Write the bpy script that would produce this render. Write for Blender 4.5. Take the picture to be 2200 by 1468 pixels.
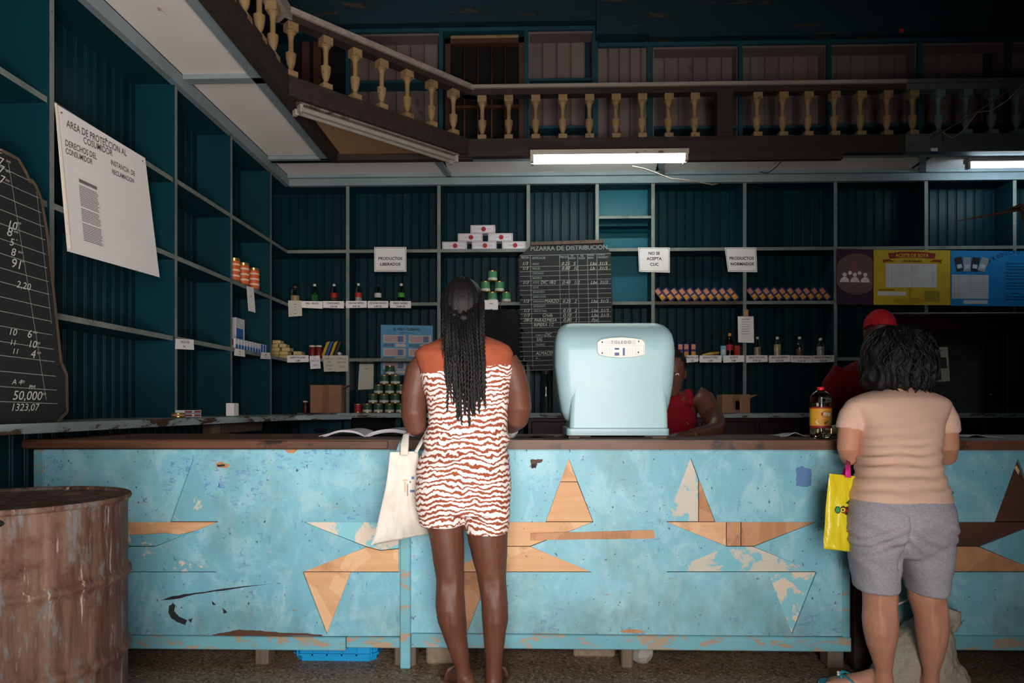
import bpy, bmesh, math, random
from mathutils import Vector, Matrix, noise
from mathutils.geometry import tessellate_polygon
random.seed(7)
SC = bpy.context.scene
COL = SC.collection
for o in list(bpy.data.objects):
    bpy.data.objects.remove(o, do_unlink=True)

# ---------------------------------------------------------------- camera
F = 1467.0; HZ = 875.0; EYE = 1.13
YAW = math.atan(40 / F)
cam = bpy.data.objects.new('camera', bpy.data.cameras.new('camera')); COL.objects.link(cam)
cam.data.sensor_width = 36; cam.data.lens = 36 * F / 2200
cam.data.shift_y = (HZ - 734) / 2200
cam.data.clip_start = 0.05
cam.location = (0, 0, EYE); cam.rotation_euler = (math.radians(90), 0, YAW)
SC.camera = cam
# ---------------------------------------------------------------- world, daylight, exposure
w = bpy.data.worlds.new('world'); SC.world = w; w.use_nodes = True
w.node_tree.nodes['Background'].inputs[0].default_value = (0.75, 0.85, 1.0, 1)
w.node_tree.nodes['Background'].inputs[1].default_value = 0.2
dl = bpy.data.lights.new('street_daylight', 'AREA'); dl.shape = 'RECTANGLE'     # bright street front opposite the open doorway
dl.size = 4.4; dl.size_y = 3.3; dl.energy = 790; dl.color = (1.0, 0.96, 0.92)
dlo = bpy.data.objects.new('street_daylight', dl); COL.objects.link(dlo)
dlo.location = (1.0, -4.3, 1.9); dlo.rotation_euler = (math.radians(90), 0, 0)
gl = bpy.data.lights.new('pavement_fill', 'AREA'); gl.shape = 'RECTANGLE'      # added lamp for light off the unseen pavement, set to brighten the soffit
gl.size = 5.0; gl.size_y = 2.4; gl.energy = 2000; gl.color = (1.0, 0.93, 0.86)
glo = bpy.data.objects.new('pavement_fill', gl); COL.objects.link(glo)
glo.location = (2.5, -2.0, 0.02); glo.rotation_euler = (math.radians(180), 0, 0)
SC.view_settings.view_transform = 'Standard'; SC.view_settings.look = 'None'
SC.view_settings.gamma = 1; SC.view_settings.use_curve_mapping = False
SC.view_settings.exposure = 0.0

# ---------------------------------------------------------------- helpers
RGT = Vector((math.cos(YAW), math.sin(YAW), 0)); FWD = Vector((-math.sin(YAW), math.cos(YAW), 0)); UP = Vector((0, 0, 1))
CAM = Vector((0, 0, EYE))
def ray(px, py): return FWD + RGT * ((px - 1100) / F) + UP * ((HZ - py) / F)
def P(px, py, Y):
    d = ray(px, py); return CAM + d * (Y / d.y)
def PX(px, py, X):
    d = ray(px, py); return CAM + d * (X / d.x)
def PZ(px, py, z):
    d = ray(px, py); return CAM + d * ((z - EYE) / d.z)
def X_(px, Y): return P(px, HZ, Y).x
def Z_(py, Y, px=1100): return P(px, py, Y).z

def lin(c):
    c /= 255.0
    return c / 12.92 if c <= 0.04045 else ((c + 0.055) / 1.055) ** 2.4
def C(r, g, b): return (lin(r), lin(g), lin(b), 1)

ORG = {}
def thing(name, label, cat, loc=(0, 0, 0), group=None):
    o = bpy.data.objects.new(name, None); COL.objects.link(o); o.empty_display_size = 0.05
    o.location = loc; o['label'] = label; o['category'] = cat
    if group: o['group'] = group
    ORG[o.name] = Vector(loc); return o
def tag(o, label, cat, group=None):
    o['label'] = label; o['category'] = cat
    if group: o['group'] = group
    return o
def struct(o, label=None):
    o['kind'] = 'structure'
    if label: o['label'] = label
    return o
def dup(root, delta, label=None, group=None, rotz=0, mats=None):
    r = root.copy(); COL.objects.link(r); r.location = root.location + Vector(delta)
    r.rotation_euler.z += rotz
    ORG[r.name] = Vector(r.location)
    if label: r['label'] = label
    if group: r['group'] = group
    for ch in list(root.children):
        c = ch.copy(); COL.objects.link(c); c.parent = r
        for g in list(ch.children):
            d = g.copy(); COL.objects.link(d); d.parent = c
    return r

class MB:
    def __init__(s): s.v = []; s.f = []; s.m = []
    def add(s, vs, fs, mi=0):
        n = len(s.v); s.v += [Vector(v) for v in vs]
        s.f += [tuple(i + n for i in f) for f in fs]; s.m += [mi] * len(fs); return s
    def box(s, x0, x1, y0, y1, z0, z1, mi=0):
        return s.add([(x0,y0,z0),(x1,y0,z0),(x1,y1,z0),(x0,y1,z0),(x0,y0,z1),(x1,y0,z1),(x1,y1,z1),(x0,y1,z1)],
                     [(0,3,2,1),(4,5,6,7),(0,1,5,4),(1,2,6,5),(2,3,7,6),(3,0,4,7)], mi)
    def cbox(s, x0, x1, y0, y1, z0, z1, b=0.004, mi=0):
        """box with chamfered edges"""
        bm = bmesh.new(); m = MB().box(x0, x1, y0, y1, z0, z1)
        vs = [bm.verts.new(v) for v in m.v]
        for f in m.f: bm.faces.new([vs[i] for i in f])
        bmesh.ops.bevel(bm, geom=bm.edges[:], offset=b, segments=1, affect='EDGES')
        bm.verts.index_update()
        s.add([v.co.copy() for v in bm.verts], [[v.index for v in f.verts] for f in bm.faces], mi); bm.free(); return s
    def obox(s, c, ax, ay, az, mi=0):
        """box by centre and three half axes"""
        c = Vector(c); ax = Vector(ax); ay = Vector(ay); az = Vector(az); vs = []
        for k in (-1, 1):
            for i, j in ((-1,-1),(1,-1),(1,1),(-1,1)): vs.append(c + ax*i + ay*j + az*k)
        return s.add(vs, [(0,3,2,1),(4,5,6,7),(0,1,5,4),(1,2,6,5),(2,3,7,6),(3,0,4,7)], mi)
    def bar(s, a, b, wd, ht, up=(0,0,1), mi=0):
        a = Vector(a); b = Vector(b); d = (b - a); side = d.cross(Vector(up)).normalized(); u = side.cross(d).normalized()
        return s.obox((a + b) / 2, side * wd / 2, d / 2, u * ht / 2, mi)
    def prism(s, loops, ext, mi=0, mside=None):
        """loops: list of 3D loops (outer, holes...), extruded by vector ext"""
        loops = [[Vector(p) for p in l] for l in loops]; ext = Vector(ext); flat = [p for l in loops for p in l]
        tris = tessellate_polygon(loops); n = len(flat)
        s.add(flat + [p + ext for p in flat], [tuple(t) for t in tris] + [tuple(i + n for i in reversed(t)) for t in tris], mi)
        base = len(s.v) - 2 * n; k = 0
        for l in loops:
            m = len(l)
            for i in range(m):
                a = base + k + i; b = base + k + (i + 1) % m
                s.f.append((a, b, b + n, a + n)); s.m.append(mi if mside is None else mside)
            k += m
        return s
    def rings(s, rs, mi=0, cap=True):
        n = len(rs[0]); base = len(s.v); vs = [p for r in rs for p in r]; fs = []
        for k in range(len(rs) - 1):
            for i in range(n):
                j = (i + 1) % n; fs.append((k*n+i, k*n+j, (k+1)*n+j, (k+1)*n+i))
        if cap:
            fs.append(tuple(reversed(range(n)))); fs.append(tuple((len(rs)-1)*n + i for i in range(n)))
        return s.add(vs, fs, mi)
    def tube(s, pts, rad, n=8, mi=0, flat=1.0, cap=True):
        pts = [Vector(p) for p in pts]
        if not hasattr(rad, '__len__'): rad = [rad] * len(pts)
        t = (pts[1] - pts[0]).normalized(); u = t.orthogonal().normalized()
        if abs(t.z) < 0.9: u = (UP - t * t.z).normalized()
        else: u = (Vector((0,1,0)) - t * t.y).normalized()
        rs = []
        for k, p in enumerate(pts):
            a = pts[max(k-1, 0)]; b = pts[min(k+1, len(pts)-1)]; t = (b - a).normalized()
            u = (u - t * u.dot(t)).normalized(); v = t.cross(u)
            r = rad[k]; rx, ry = (r if hasattr(r, '__len__') else (r, r * flat))
            rs.append([p + v * (math.cos(q) * rx) + u * (math.sin(q) * ry) for q in [2*math.pi*i/n for i in range(n)]])
        return s.rings(rs, mi, cap)
    def lathe(s, prof, c=(0,0,0), n=16, mi=0, cap=True):
        c = Vector(c)
        rs = [[c + Vector((r*math.cos(2*math.pi*i/n), r*math.sin(2*math.pi*i/n), z)) for i in range(n)] for r, z in prof]
        return s.rings(rs, mi, cap)
    def ell(s, c, rx, ry, rz, n=16, m=10, rot=None, mi=0):
        c = Vector(c); rs = []
        for k in range(m + 1):
            th = -math.pi/2 + math.pi * k / m; cr = max(math.cos(th), 0.02)
            r = []
            for i in range(n):
                q = 2*math.pi*i/n; p = Vector((rx*cr*math.cos(q), ry*cr*math.sin(q), rz*math.sin(th)))
                r.append(c + (rot @ p if rot else p))
            rs.append(r)
        return s.rings(rs, mi)
    def quad(s, a, b, c, d, mi=0): return s.add([a, b, c, d], [(0,1,2,3)], mi)
    def text(s, t, org, ex, ey, size, mi=0, align='LEFT', bold=0.0, shear=0.0, sp=1.0, wd=1.0):
        if not t.replace('m', '').strip():      # print too fine to read: one stroke per word
            org = Vector(org); ex = Vector(ex).normalized() * wd; ey = Vector(ey).normalized(); L = len(t) * size * .62; x = -L/2 if align == 'CENTER' else 0.0
            for wd_ in t.split(' '):
                l = len(wd_) * size * .62; a = org + ex * x; s.quad(a, a + ex * l, a + ex * l + ey * size * .42, a + ey * size * .42, mi); x += l + size * .4
            return s
        cu = bpy.data.curves.new('t', 'FONT'); cu.body = t; cu.size = size; cu.align_x = align; cu.resolution_u = 3
        cu.offset = bold; cu.shear = shear; cu.space_character = sp
        o = bpy.data.objects.new('t', cu); me = bpy.data.meshes.new_from_object(o)
        org = Vector(org); ex = Vector(ex).normalized() * wd; ey = Vector(ey).normalized()
        s.add([org + ex * v.co.x + ey * v.co.y for v in me.vertices], [tuple(p.vertices) for p in me.polygons], mi)
        bpy.data.objects.remove(o); bpy.data.curves.remove(cu); bpy.data.meshes.remove(me); return s
    def fit(s, t, a, b, cap, up, mi=0, bold=0.0):
        """text stretched between two baseline points"""
        q = MB().text(t, (0,0,0), (1,0,0), (0,1,0), cap / .69, 0, 'LEFT', bold); w_ = max(v.x for v in q.v); a = Vector(a); b = Vector(b)
        return s.text(t, a, b - a, up, cap / .69, mi, 'LEFT', bold, 0, 1.0, (b - a).length / w_)
    def mesh(s, name, mats, origin=(0,0,0), smooth=False, angle=None):
        me = bpy.data.meshes.new(name); o = Vector(origin)
        me.from_pydata([v - o for v in s.v], [], s.f); me.validate(); 
        for m in (mats if isinstance(mats, (list, tuple)) else [mats]): me.materials.append(m)
        if len(me.polygons) == len(s.m):
            me.polygons.foreach_set('material_index', s.m)
        if smooth:
            me.polygons.foreach_set('use_smooth', [True] * len(me.polygons))
            if angle is not None: me.set_sharp_from_angle(angle=math.radians(angle))
        me.update(); return me
    def build(s, name, mats, parent=None, smooth=False, angle=None, fix=True, origin=None):
        """one object; verts are in world space; the object sits at its parent's origin, or at its own base"""
        if parent is not None: org = ORG[parent.name]
        elif origin is not None: org = Vector(origin)
        else:
            xs = [v.x for v in s.v]; ys = [v.y for v in s.v]; zs = [v.z for v in s.v]
            org = Vector(((min(xs)+max(xs))/2, (min(ys)+max(ys))/2, min(zs)))
        me = s.mesh(name, mats, org, smooth, angle)
        if fix:
            bm = bmesh.new(); bm.from_mesh(me); bmesh.ops.recalc_face_normals(bm, faces=bm.faces[:]); bm.to_mesh(me); bm.free()
        return link(name, me, parent, org)
def link(name, me, parent=None, org=None):
    o = bpy.data.objects.new(name, me); COL.objects.link(o)
    if parent is not None: o.parent = parent; ORG[o.name] = ORG[parent.name]
    else: o.location = org; ORG[o.name] = Vector(org)
    return o
def inst(name, me, parent, loc, rot=None):
    """piece sharing mesh data, placed in world space under a parent"""
    o = bpy.data.objects.new(name, me); COL.objects.link(o); o.parent = parent
    o.location = Vector(loc) - ORG[parent.name]
    if rot is not None: o.rotation_euler = rot
    ORG[o.name] = Vector(loc); return o

# ---------------------------------------------------------------- materials
class NT:
    def __init__(s, name):
        s.mat = bpy.data.materials.new(name); s.mat.use_nodes = True; s.t = s.mat.node_tree; s.b = s.t.nodes['Principled BSDF']
        s.tc = None
    def n(s, typ, **kw):
        x = s.t.nodes.new(typ)
        for k, v in kw.items(): setattr(x, k, v)
        return x
    def l(s, a, b): s.t.links.new(a, b)
    def co(s, scale=(1,1,1), rnd=True):
        if s.tc is None: s.tc = s.n('ShaderNodeTexCoord')
        mp = s.n('ShaderNodeMapping'); s.l(s.tc.outputs['Object'], mp.inputs[0]); mp.inputs['Scale'].default_value = scale
        if rnd:
            oi = s.n('ShaderNodeObjectInfo'); mu = s.n('ShaderNodeVectorMath', operation='SCALE'); mu.inputs[0].default_value = (7.3, 3.1, 5.7)
            s.l(oi.outputs['Random'], mu.inputs['Scale']); s.l(mu.outputs[0], mp.inputs['Location'])
        return mp.outputs[0]
    def noise(s, scale, detail=4, rough=0.55, vec=None, dist=0.0):
        x = s.n('ShaderNodeTexNoise'); x.inputs['Scale'].default_value = scale; x.inputs['Detail'].default_value = detail
        x.inputs['Roughness'].default_value = rough; x.inputs['Distortion'].default_value = dist
        if vec is not None: s.l(vec, x.inputs['Vector'])
        return x.outputs['Fac']
    def ramp(s, fac, lo, hi):
        x = s.n('ShaderNodeMapRange'); x.inputs['From Min'].default_value = lo; x.inputs['From Max'].default_value = hi
        s.l(fac, x.inputs['Value']); return x.outputs[0]
    def mix(s, fac, a, b, mode='MIX'):
        x = s.n('ShaderNodeMix', data_type='RGBA', blend_type=mode)
        if isinstance(fac, (int, float)): x.inputs[0].default_value = fac
        else: s.l(fac, x.inputs[0])
        for i, q in ((6, a), (7, b)):
            if isinstance(q, tuple): x.inputs[i].default_value = q
            else: s.l(q, x.inputs[i])
        return x.outputs[2]
    def math(s, op, a, b=0.5):
        x = s.n('ShaderNodeMath', operation=op)
        for i, q in ((0, a), (1, b)):
            if isinstance(q, (int, float)): x.inputs[i].default_value = q
            else: s.l(q, x.inputs[i])
        return x.outputs[0]
    def out(s, col, rough=0.6, metal=0.0, bump=None, bs=0.2, bd=0.01, spec=0.4):
        if isinstance(col, tuple): s.b.inputs['Base Color'].default_value = col
        else: s.l(col, s.b.inputs['Base Color'])
        if isinstance(rough, (int, float)): s.b.inputs['Roughness'].default_value = rough
        else: s.l(rough, s.b.inputs['Roughness'])
        s.b.inputs['Metallic'].default_value = metal; s.b.inputs['Specular IOR Level'].default_value = spec
        if bump is not None:
            x = s.n('ShaderNodeBump'); x.inputs['Strength'].default_value = bs; x.inputs['Distance'].default_value = bd
            s.l(bump, x.inputs['Height']); s.l(x.outputs[0], s.b.inputs['Normal'])
        return s.mat
def plain(name, col, rough=0.6, metal=0.0, var=0.12, sc=8, bs=0.0, spec=0.35):
    """plain surface with slight mottling"""
    t = NT(name); v = t.co(); f = t.ramp(t.noise(sc, 5, 0.6, v), 0.3, 0.75)
    d = tuple(c * (1 - var) for c in col[:3]) + (1,); l_ = tuple(min(c * (1 + var), 1) for c in col[:3]) + (1,)
    return t.out(t.mix(f, d, l_), rough, metal, t.noise(sc * 12, 3, 0.6, v) if bs else None, bs, 0.004, spec)
def worn(name, paint, paint2, under, chip=0.63, sc=9, rough=0.5, stretch=(1,1,1), dirt=None, dthr=0.66, bs=0.25, spec=0.4):
    """old paint: two tones, chips down to what lies under it, and dirt specks"""
    t = NT(name); v = t.co(stretch)
    c = t.mix(t.ramp(t.noise(sc * 0.25, 4, 0.6, v), 0.35, 0.7), paint, paint2)
    ch = t.ramp(t.noise(sc, 9, 0.68, v, 0.4), chip, chip + 0.025)
    c = t.mix(ch, c, under)
    if dirt:
        c = t.mix(t.math('MULTIPLY', t.ramp(t.noise(sc * 2.6, 8, 0.7, v), dthr, dthr + 0.06), 0.8), c, dirt)
    h = t.math('SUBTRACT', t.noise(sc * 6, 4, 0.6, v), ch)
    return t.out(c, rough, 0, h, bs, 0.003, spec)
def wood(name, a, b, sc=6, axis=0, rough=0.65, dark=None, bs=0.2, thr=0.66):
    t = NT(name); st = [14, 14, 14]; st[axis] = 1.0; v = t.co(tuple(st))
    g = t.noise(sc * 0.35, 6, 0.62, v, 0.6); c = t.mix(t.ramp(g, 0.3, 0.72), a, b)
    if dark: c = t.mix(t.ramp(t.noise(sc * 0.6, 6, 0.7, t.co()), thr, thr + 0.06), c, dark)
    return t.out(c, rough, 0, g, bs, 0.004)

M = {}
M['teal'] = worn('teal_paint', C(9,48,56), C(7,36,43), C(40,62,62), 0.72, 5, 0.40, (1,1,0.35), bs=0.12, spec=0.16)
M['teal_side'] = worn('teal_side_paint', C(10,56,66), C(8,43,51), C(56,72,68), 0.72, 5, 0.45, (1,1,0.6), bs=0.1, spec=0.18)
M['teal_flat'] = worn('teal_flat_lit_paint', C(18,98,114), C(16,84,98), C(58,74,70), 0.74, 4, 0.38, bs=0.06, spec=0.25)  # flat bay panels: lighter teal, raised further to carry the lamp's light
M['edge'] = worn('pale_edge_paint', C(126,130,124), C(98,106,102), C(70,52,40), 0.65, 22, 0.6, dirt=C(60,55,48))
M['ledge'] = worn('ledge_paint', C(168,182,182), C(116,122,120), C(84,60,44), 0.54, 7, 0.65, (0.6,0.6,3), dirt=C(40,30,24), dthr=0.6)
M['soffit'] = worn('soffit_panel', C(232,224,220), C(222,212,207), C(178,156,128), 0.66, 2.5, 0.75, dirt=C(140,128,118), dthr=0.7, bs=0.05)
M['batten'] = worn('grey_blue_batten', C(128,142,146), C(112,126,130), C(90,84,78), 0.68, 12, 0.6)
M['brownboard'] = worn('stained_board', C(176,136,98), C(150,114,82), C(190,168,150), 0.66, 2.5, 0.8, bs=0.1)
M['beam'] = wood('dark_beam', C(36,27,23), C(54,42,35), 5, 0, 0.75, C(22,17,15))
M['beam_grey'] = wood('grey_beam', C(88,96,98), C(70,78,80), 5, 0, 0.7)
M['rail'] = wood('weathered_rail', C(158,144,134), C(126,112,102), 5, 0, 0.7)
M['baluster'] = worn('ochre_baluster', C(148,120,84), C(128,102,70), C(104,80,54), 0.6, 16, 0.65, dirt=C(80,62,44))
M['baluster_grey'] = worn('grey_baluster', C(104,118,124), C(90,104,110), C(70,72,70), 0.66, 16, 0.65)
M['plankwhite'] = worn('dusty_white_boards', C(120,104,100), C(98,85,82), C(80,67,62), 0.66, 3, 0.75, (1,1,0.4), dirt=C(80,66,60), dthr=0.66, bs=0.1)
M['wallteal'] = worn('upper_wall_teal', C(9,46,56), C(7,35,43), C(66,54,42), 0.60, 2.5, 0.7, (0.6,1,4), bs=0.1)
M['frameteal'] = worn('upper_frame_teal', C(22,72,84), C(16,58,68), C(70,70,64), 0.68, 12, 0.6)
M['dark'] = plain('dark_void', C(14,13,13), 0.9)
M['redframe'] = wood('reddish_frame', C(84,48,36), C(60,34,28), 6, 2, 0.7)
M['mahog'] = wood('dark_mahogany', C(46,20,19), C(32,14,14), 5, 0, 0.45)
M['plaster'] = plain('old_plaster', C(150,146,138), 0.9, var=0.2, sc=2)
M['ceil'] = plain('ceiling_boards', C(70,72,70), 0.9, var=0.2, sc=2)
def floor_mat():
    t = NT('terrazzo'); v = t.co()
    vo = t.n('ShaderNodeTexVoronoi'); vo.inputs['Scale'].default_value = 110; t.l(v, vo.inputs['Vector'])
    c = t.mix(t.ramp(t.noise(1.6, 6, 0.65, v), 0.3, 0.7), C(116,93,74), C(146,122,100))
    sp = t.n('ShaderNodeSeparateColor'); t.l(vo.outputs['Color'], sp.inputs[0])
    c = t.mix(t.math('MULTIPLY', t.ramp(sp.outputs[0], 0.72, 0.8), 0.6), c, C(50,42,36))
    c = t.mix(t.math('MULTIPLY', t.ramp(sp.outputs[1], 0.82, 0.9), 0.5), c, C(180,168,148))
    c = t.mix(t.ramp(t.noise(5, 7, 0.7, v), 0.6, 0.7), c, C(70,58,46))
    return t.out(c, 0.55, 0, t.noise(60, 3, 0.6, v), 0.15, 0.003)
M['floor'] = floor_mat()
def counter_mat():
    t = NT('counter_blue_paint'); v = t.co(rnd=False)
    c = t.mix(t.ramp(t.noise(1.3, 5, 0.6, v), 0.34, 0.68), C(106,166,184), C(132,188,202))
    c = t.mix(t.math('MULTIPLY', t.ramp(t.noise(9, 8, 0.7, t.co((1,1,0.7), False), .6), 0.46, 0.64), 0.5), c, C(172,208,214))     # pale rubbed paint
    c = t.mix(t.math('MULTIPLY', t.ramp(t.noise(2.3, 8, 0.68, t.co((1,1,0.8), False)), 0.50, 0.66), 0.6), c, C(100,136,134))   # grime
    bl = t.math('MULTIPLY', t.ramp(t.noise(1.9, 3, 0.5, t.co((1,1,1.6), False)), 0.56, 0.62), t.ramp(t.noise(38, 10, 0.74, t.co((0.8,1,1.3), False), 0.6), 0.55, 0.58))
    c = t.mix(t.math('MULTIPLY', bl, 0.65), c, C(86,122,178))                                                             # older blue coat
    c = t.mix(t.ramp(t.noise(70, 5, 0.62, t.co((1,1,0.7), False)), 0.665, 0.69), c, C(58,66,70))                          # specks
    c = t.mix(t.ramp(t.noise(26, 6, 0.7, t.co((1.6,1,0.5), False), 0.5), 0.70, 0.715), c, C(46,48,50))                     # nicks
    c = t.mix(t.ramp(t.noise(34, 6, 0.65, t.co((0.35,1,1.8), False), 0.3), 0.685, 0.70), c, C(150,132,112))                # chips to wood
    sz = t.n('ShaderNodeSeparateXYZ'); t.l(v, sz.inputs[0])
    low = t.math('MULTIPLY', t.ramp(sz.outputs[2], 0.34, 0.10), t.ramp(t.noise(6, 8, 0.72, t.co((1,1,0.5), False)), 0.42, 0.66))
    c = t.mix(t.math('MULTIPLY', low, 0.75), c, C(96,116,116))                                                            # splashed dirt low down
    c = t.mix(t.math('MULTIPLY', t.ramp(t.noise(12, 9, 0.72, t.co((1,1,0.22), False)), 0.62, 0.67), 0.55), c, C(66,88,96))  # drips and scuffs
    c = t.mix(t.math('MULTIPLY', t.ramp(t.noise(12, 9, 0.72, t.co((0.3,1,1.6), False)), 0.64, 0.68), 0.5), c, C(74,100,112))
    c = t.mix(t.ramp(t.noise(5, 8, 0.7, t.co((1.2,1,1.2), False), 0.8), 0.725, 0.735), c, C(206,196,172))
    return t.out(c, 0.5, 0, t.noise(30, 6, 0.65, v), 0.18, 0.003)
M['counter'] = counter_mat()
M['countertrim'] = worn('counter_trim_paint', C(112,172,184), C(98,152,164), C(160,140,118), 0.545, 9, 0.55, (1,1,3), dirt=C(80,70,60), dthr=0.64)
def ply(name, a, b, stain, pale, axis=0):
    t = NT(name); st = [16, 16, 16]; st[axis] = 0.9; g = t.noise(2.2, 6, 0.6, t.co(tuple(st)), 0.5); v = t.co()
    c = t.mix(t.ramp(g, 0.3, 0.72), a, b)
    vo = t.n('ShaderNodeTexVoronoi'); vo.inputs['Scale'].default_value = 9; t.l(v, vo.inputs['Vector']); sp = t.n('ShaderNodeSeparateColor'); t.l(vo.outputs['Color'], sp.inputs[0])
    c = t.mix(t.math('MULTIPLY', t.ramp(sp.outputs[0], 0.6, 0.62), 0.45), c, pale)                                # lifted veneer
    c = t.mix(t.math('MULTIPLY', t.ramp(t.noise(5, 7, 0.68, v), 0.55, 0.66), 0.6), c, stain)
    c = t.mix(t.ramp(t.noise(30, 5, 0.6, v), 0.69, 0.72), c, C(84,56,40))
    return t.out(c, 0.62, 0, g, 0.15, 0.004)
M['rawply'] = ply('raw_plywood', C(214,166,124), C(198,148,106), C(164,112,76), C(228,190,150))
M['rawply2'] = ply('raw_plywood_brown', C(186,134,96), C(166,114,78), C(120,78,52), C(200,150,112), 2)
M['oldwood'] = wood('old_brown_wood', C(92,58,42), C(66,42,32), 4, 0, 0.65, C(60,36,26))
M['primer'] = worn('blue_over_primer', C(126,186,198), C(134,192,202), C(214,196,178), 0.5, 9, 0.6, dirt=C(150,110,80), dthr=0.66)
M['primer2'] = worn('primer_with_blue', C(206,190,172), C(188,186,176), C(120,182,196), 0.5, 9, 0.65, dirt=C(150,110,80), dthr=0.64)
M['bluepiece'] = worn('blue_inlay', C(118,176,190), C(106,162,178), C(206,196,176), 0.57, 9, 0.55, dirt=C(70,80,80), dthr=0.62)
M['countertop'] = wood('counter_top_wood', C(112,72,50), C(66,42,32), 4, 0, 0.5, C(34,24,20), 0.4, 0.56)
M['blockwood'] = wood('foot_wood', C(110,96,82), C(84,72,60), 6, 2, 0.8)
M['concrete'] = plain('concrete_block', C(128,112,94), 0.95, var=0.3, sc=30, bs=0.5)
M['paper'] = plain('paper', C(240,232,230), 0.8, var=0.04, sc=3)
M['paperold'] = plain('old_paper', C(206,196,178), 0.85, var=0.08, sc=5)
M['ink'] = plain('ink', C(38,36,40), 0.8)
M['pencil'] = plain('marker_grey', C(84,80,84), 0.8)
M['blackboard'] = worn('blackboard', C(26,26,27), C(36,36,36), C(70,66,60), 0.7, 5, 0.7, dirt=C(84,80,74), dthr=0.68, bs=0.08)
M['chalk'] = plain('chalk', C(196,194,190), 0.95)
M['chalkdim'] = plain('dim_chalk', C(140,146,142), 0.95)
M['boardedge'] = wood('splintered_edge', C(100,82,68), C(74,58,47), 8, 2, 0.85)
# ================================================================ room shell
YB = 6.40; XL = -2.30; YC = 2.95
FACE = {'y0': 2, 'x1': 3, 'z0': 0, 'z1': 1, 'y1': 4, 'x0': 5}
def fbox(mb, x0, x1, y0, y1, z0, z1, face, mi0=0, mi1=1):
    mb.box(x0, x1, y0, y1, z0, z1, mi0); mb.m[len(mb.m) - 6 + FACE[face]] = mi1; return mb
struct(MB().box(-2.75, 5.6, -0.45, 6.9, -0.06, 0).build('floor', M['floor']))
struct(MB().box(-2.75, -2.62, -0.45, 6.9, 0, 5.6).build('wall_left', M['wallteal']))
struct(MB().box(5.45, 5.6, -0.45, 6.9, 0, 5.6).build('wall_right', M['wallteal']))
struct(MB().box(-2.75, 5.6, 6.72, 6.9, 0, 5.6).build('wall_back', M['wallteal']))
struct(MB().box(-2.75, 5.6, -0.45, 6.9, 5.6, 5.7).build('ceiling', M['ceil']))
wf = MB(); wf.box(-2.62, -0.65, -0.45, -0.2, 0, 5.6); wf.box(0.94, 5.45, -0.45, -0.2, 0, 5.6); wf.box(-0.65, 0.94, -0.45, -0.2, 2.5, 5.6)
struct(wf.build('wall_front', M['wallteal']))

# ---------------------------------------------------------------- plank mesh maker
def plank_mesh(name, wd, ht, th, mat, normal='y'):
    """tongue-and-groove board with chamfered long edges and a bead; front faces -Y (or +X)"""
    c = 0.006; prof = [(-wd/2, th), (-wd/2, c), (-wd/2 + c, 0), (wd/2 - 0.018, 0), (wd/2 - 0.015, 0.004), (wd/2 - 0.012, 0), (wd/2 - c, 0), (wd/2, c), (wd/2, th)]
    mb = MB(); n = len(prof)
    pt = (lambda u, d, z: (u, d, z)) if normal == 'y' else (lambda u, d, z: (-d, u, z))
    vs = [pt(u, d, z) for z in (0, ht) for u, d in prof]
    fs = [(i, i+1, i+1+n, i+n) for i in range(n-1)] + [(n-1, 0, n, 2*n-1)] + [tuple(range(n)), tuple(range(n, 2*n))]
    return mb.add(vs, fs).mesh(name, mat)

# ================================================================ left wall shelving
LU = [2.07, 3.22, 4.37, 5.19, 5.99]
ls = thing('wall_shelving', 'dark teal open shelving with grey worn edges along the left wall', 'shelving', (-2.45, 4.2, 0))
ROWZ = [2.60, 2.10, 1.575]; TOPZ = 3.22
for y in LU:
    m = MB(); fbox(m, -2.56, XL, y - 0.016, y + 0.016, 1.06, TOPZ, 'x1'); m.build('upright', [M['teal_side'], M['edge']], ls)
for z in ROWZ:
    for a, b in zip(LU, LU[1:] + [6.66]):
        e = 0.012 if (b == 4.37 and z != 2.10) or (b == 3.22) else 0.0
        m = MB(); fbox(m, -2.56, XL - e, a + 0.016, b - 0.016 if b < 6.5 else b, z - 0.015, z + 0.015, 'x1'); m.build('shelf', [M['teal_side'], M['edge']], ls)
MB().box(-2.60, XL, 2.0, 6.66, TOPZ, TOPZ + 0.03).build('top_board', M['teal_side'], ls)
m = MB(); m.box(XL - 0.02, XL + 0.025, 1.9, 6.40, TOPZ - 0.005, 3.30); m.build('cornice', M['batten'], ls)
pm = plank_mesh('plank', 0.086, TOPZ - 1.06, 0.014, M['teal'], 'x')
pm2 = plank_mesh('plank', 0.086, 1.02, 0.014, M['teal'], 'x')
y = 1.98
while y < 6.66:
    inst('plank', pm, ls, (-2.565, y, 1.06)); y += 0.088
m = MB()
pts = [(-2.6, 1.9), (-2.08, 1.9), (-2.06, 2.9), (-2.09, 3.9), (-2.05, 5.0), (-1.98, 5.7), (-1.62, 6.14), (-2.6, 6.66)]
m.prism([[(x, y, 1.02) for x, y in pts]], (0, 0, 0.042)); m.build('ledge', M['ledge'], ls)
y = 1.98
while y < 6.3:
    inst('plank', pm2, ls, (XL + 0.05, y, 0.0)); y += 0.088
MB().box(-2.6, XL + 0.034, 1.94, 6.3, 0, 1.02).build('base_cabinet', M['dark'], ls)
MB().cbox(-2.24, -2.12, 4.6, 5.35, 0.945, 1.015, 0.006).build('support_block', M['boardedge'], ls)

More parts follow.
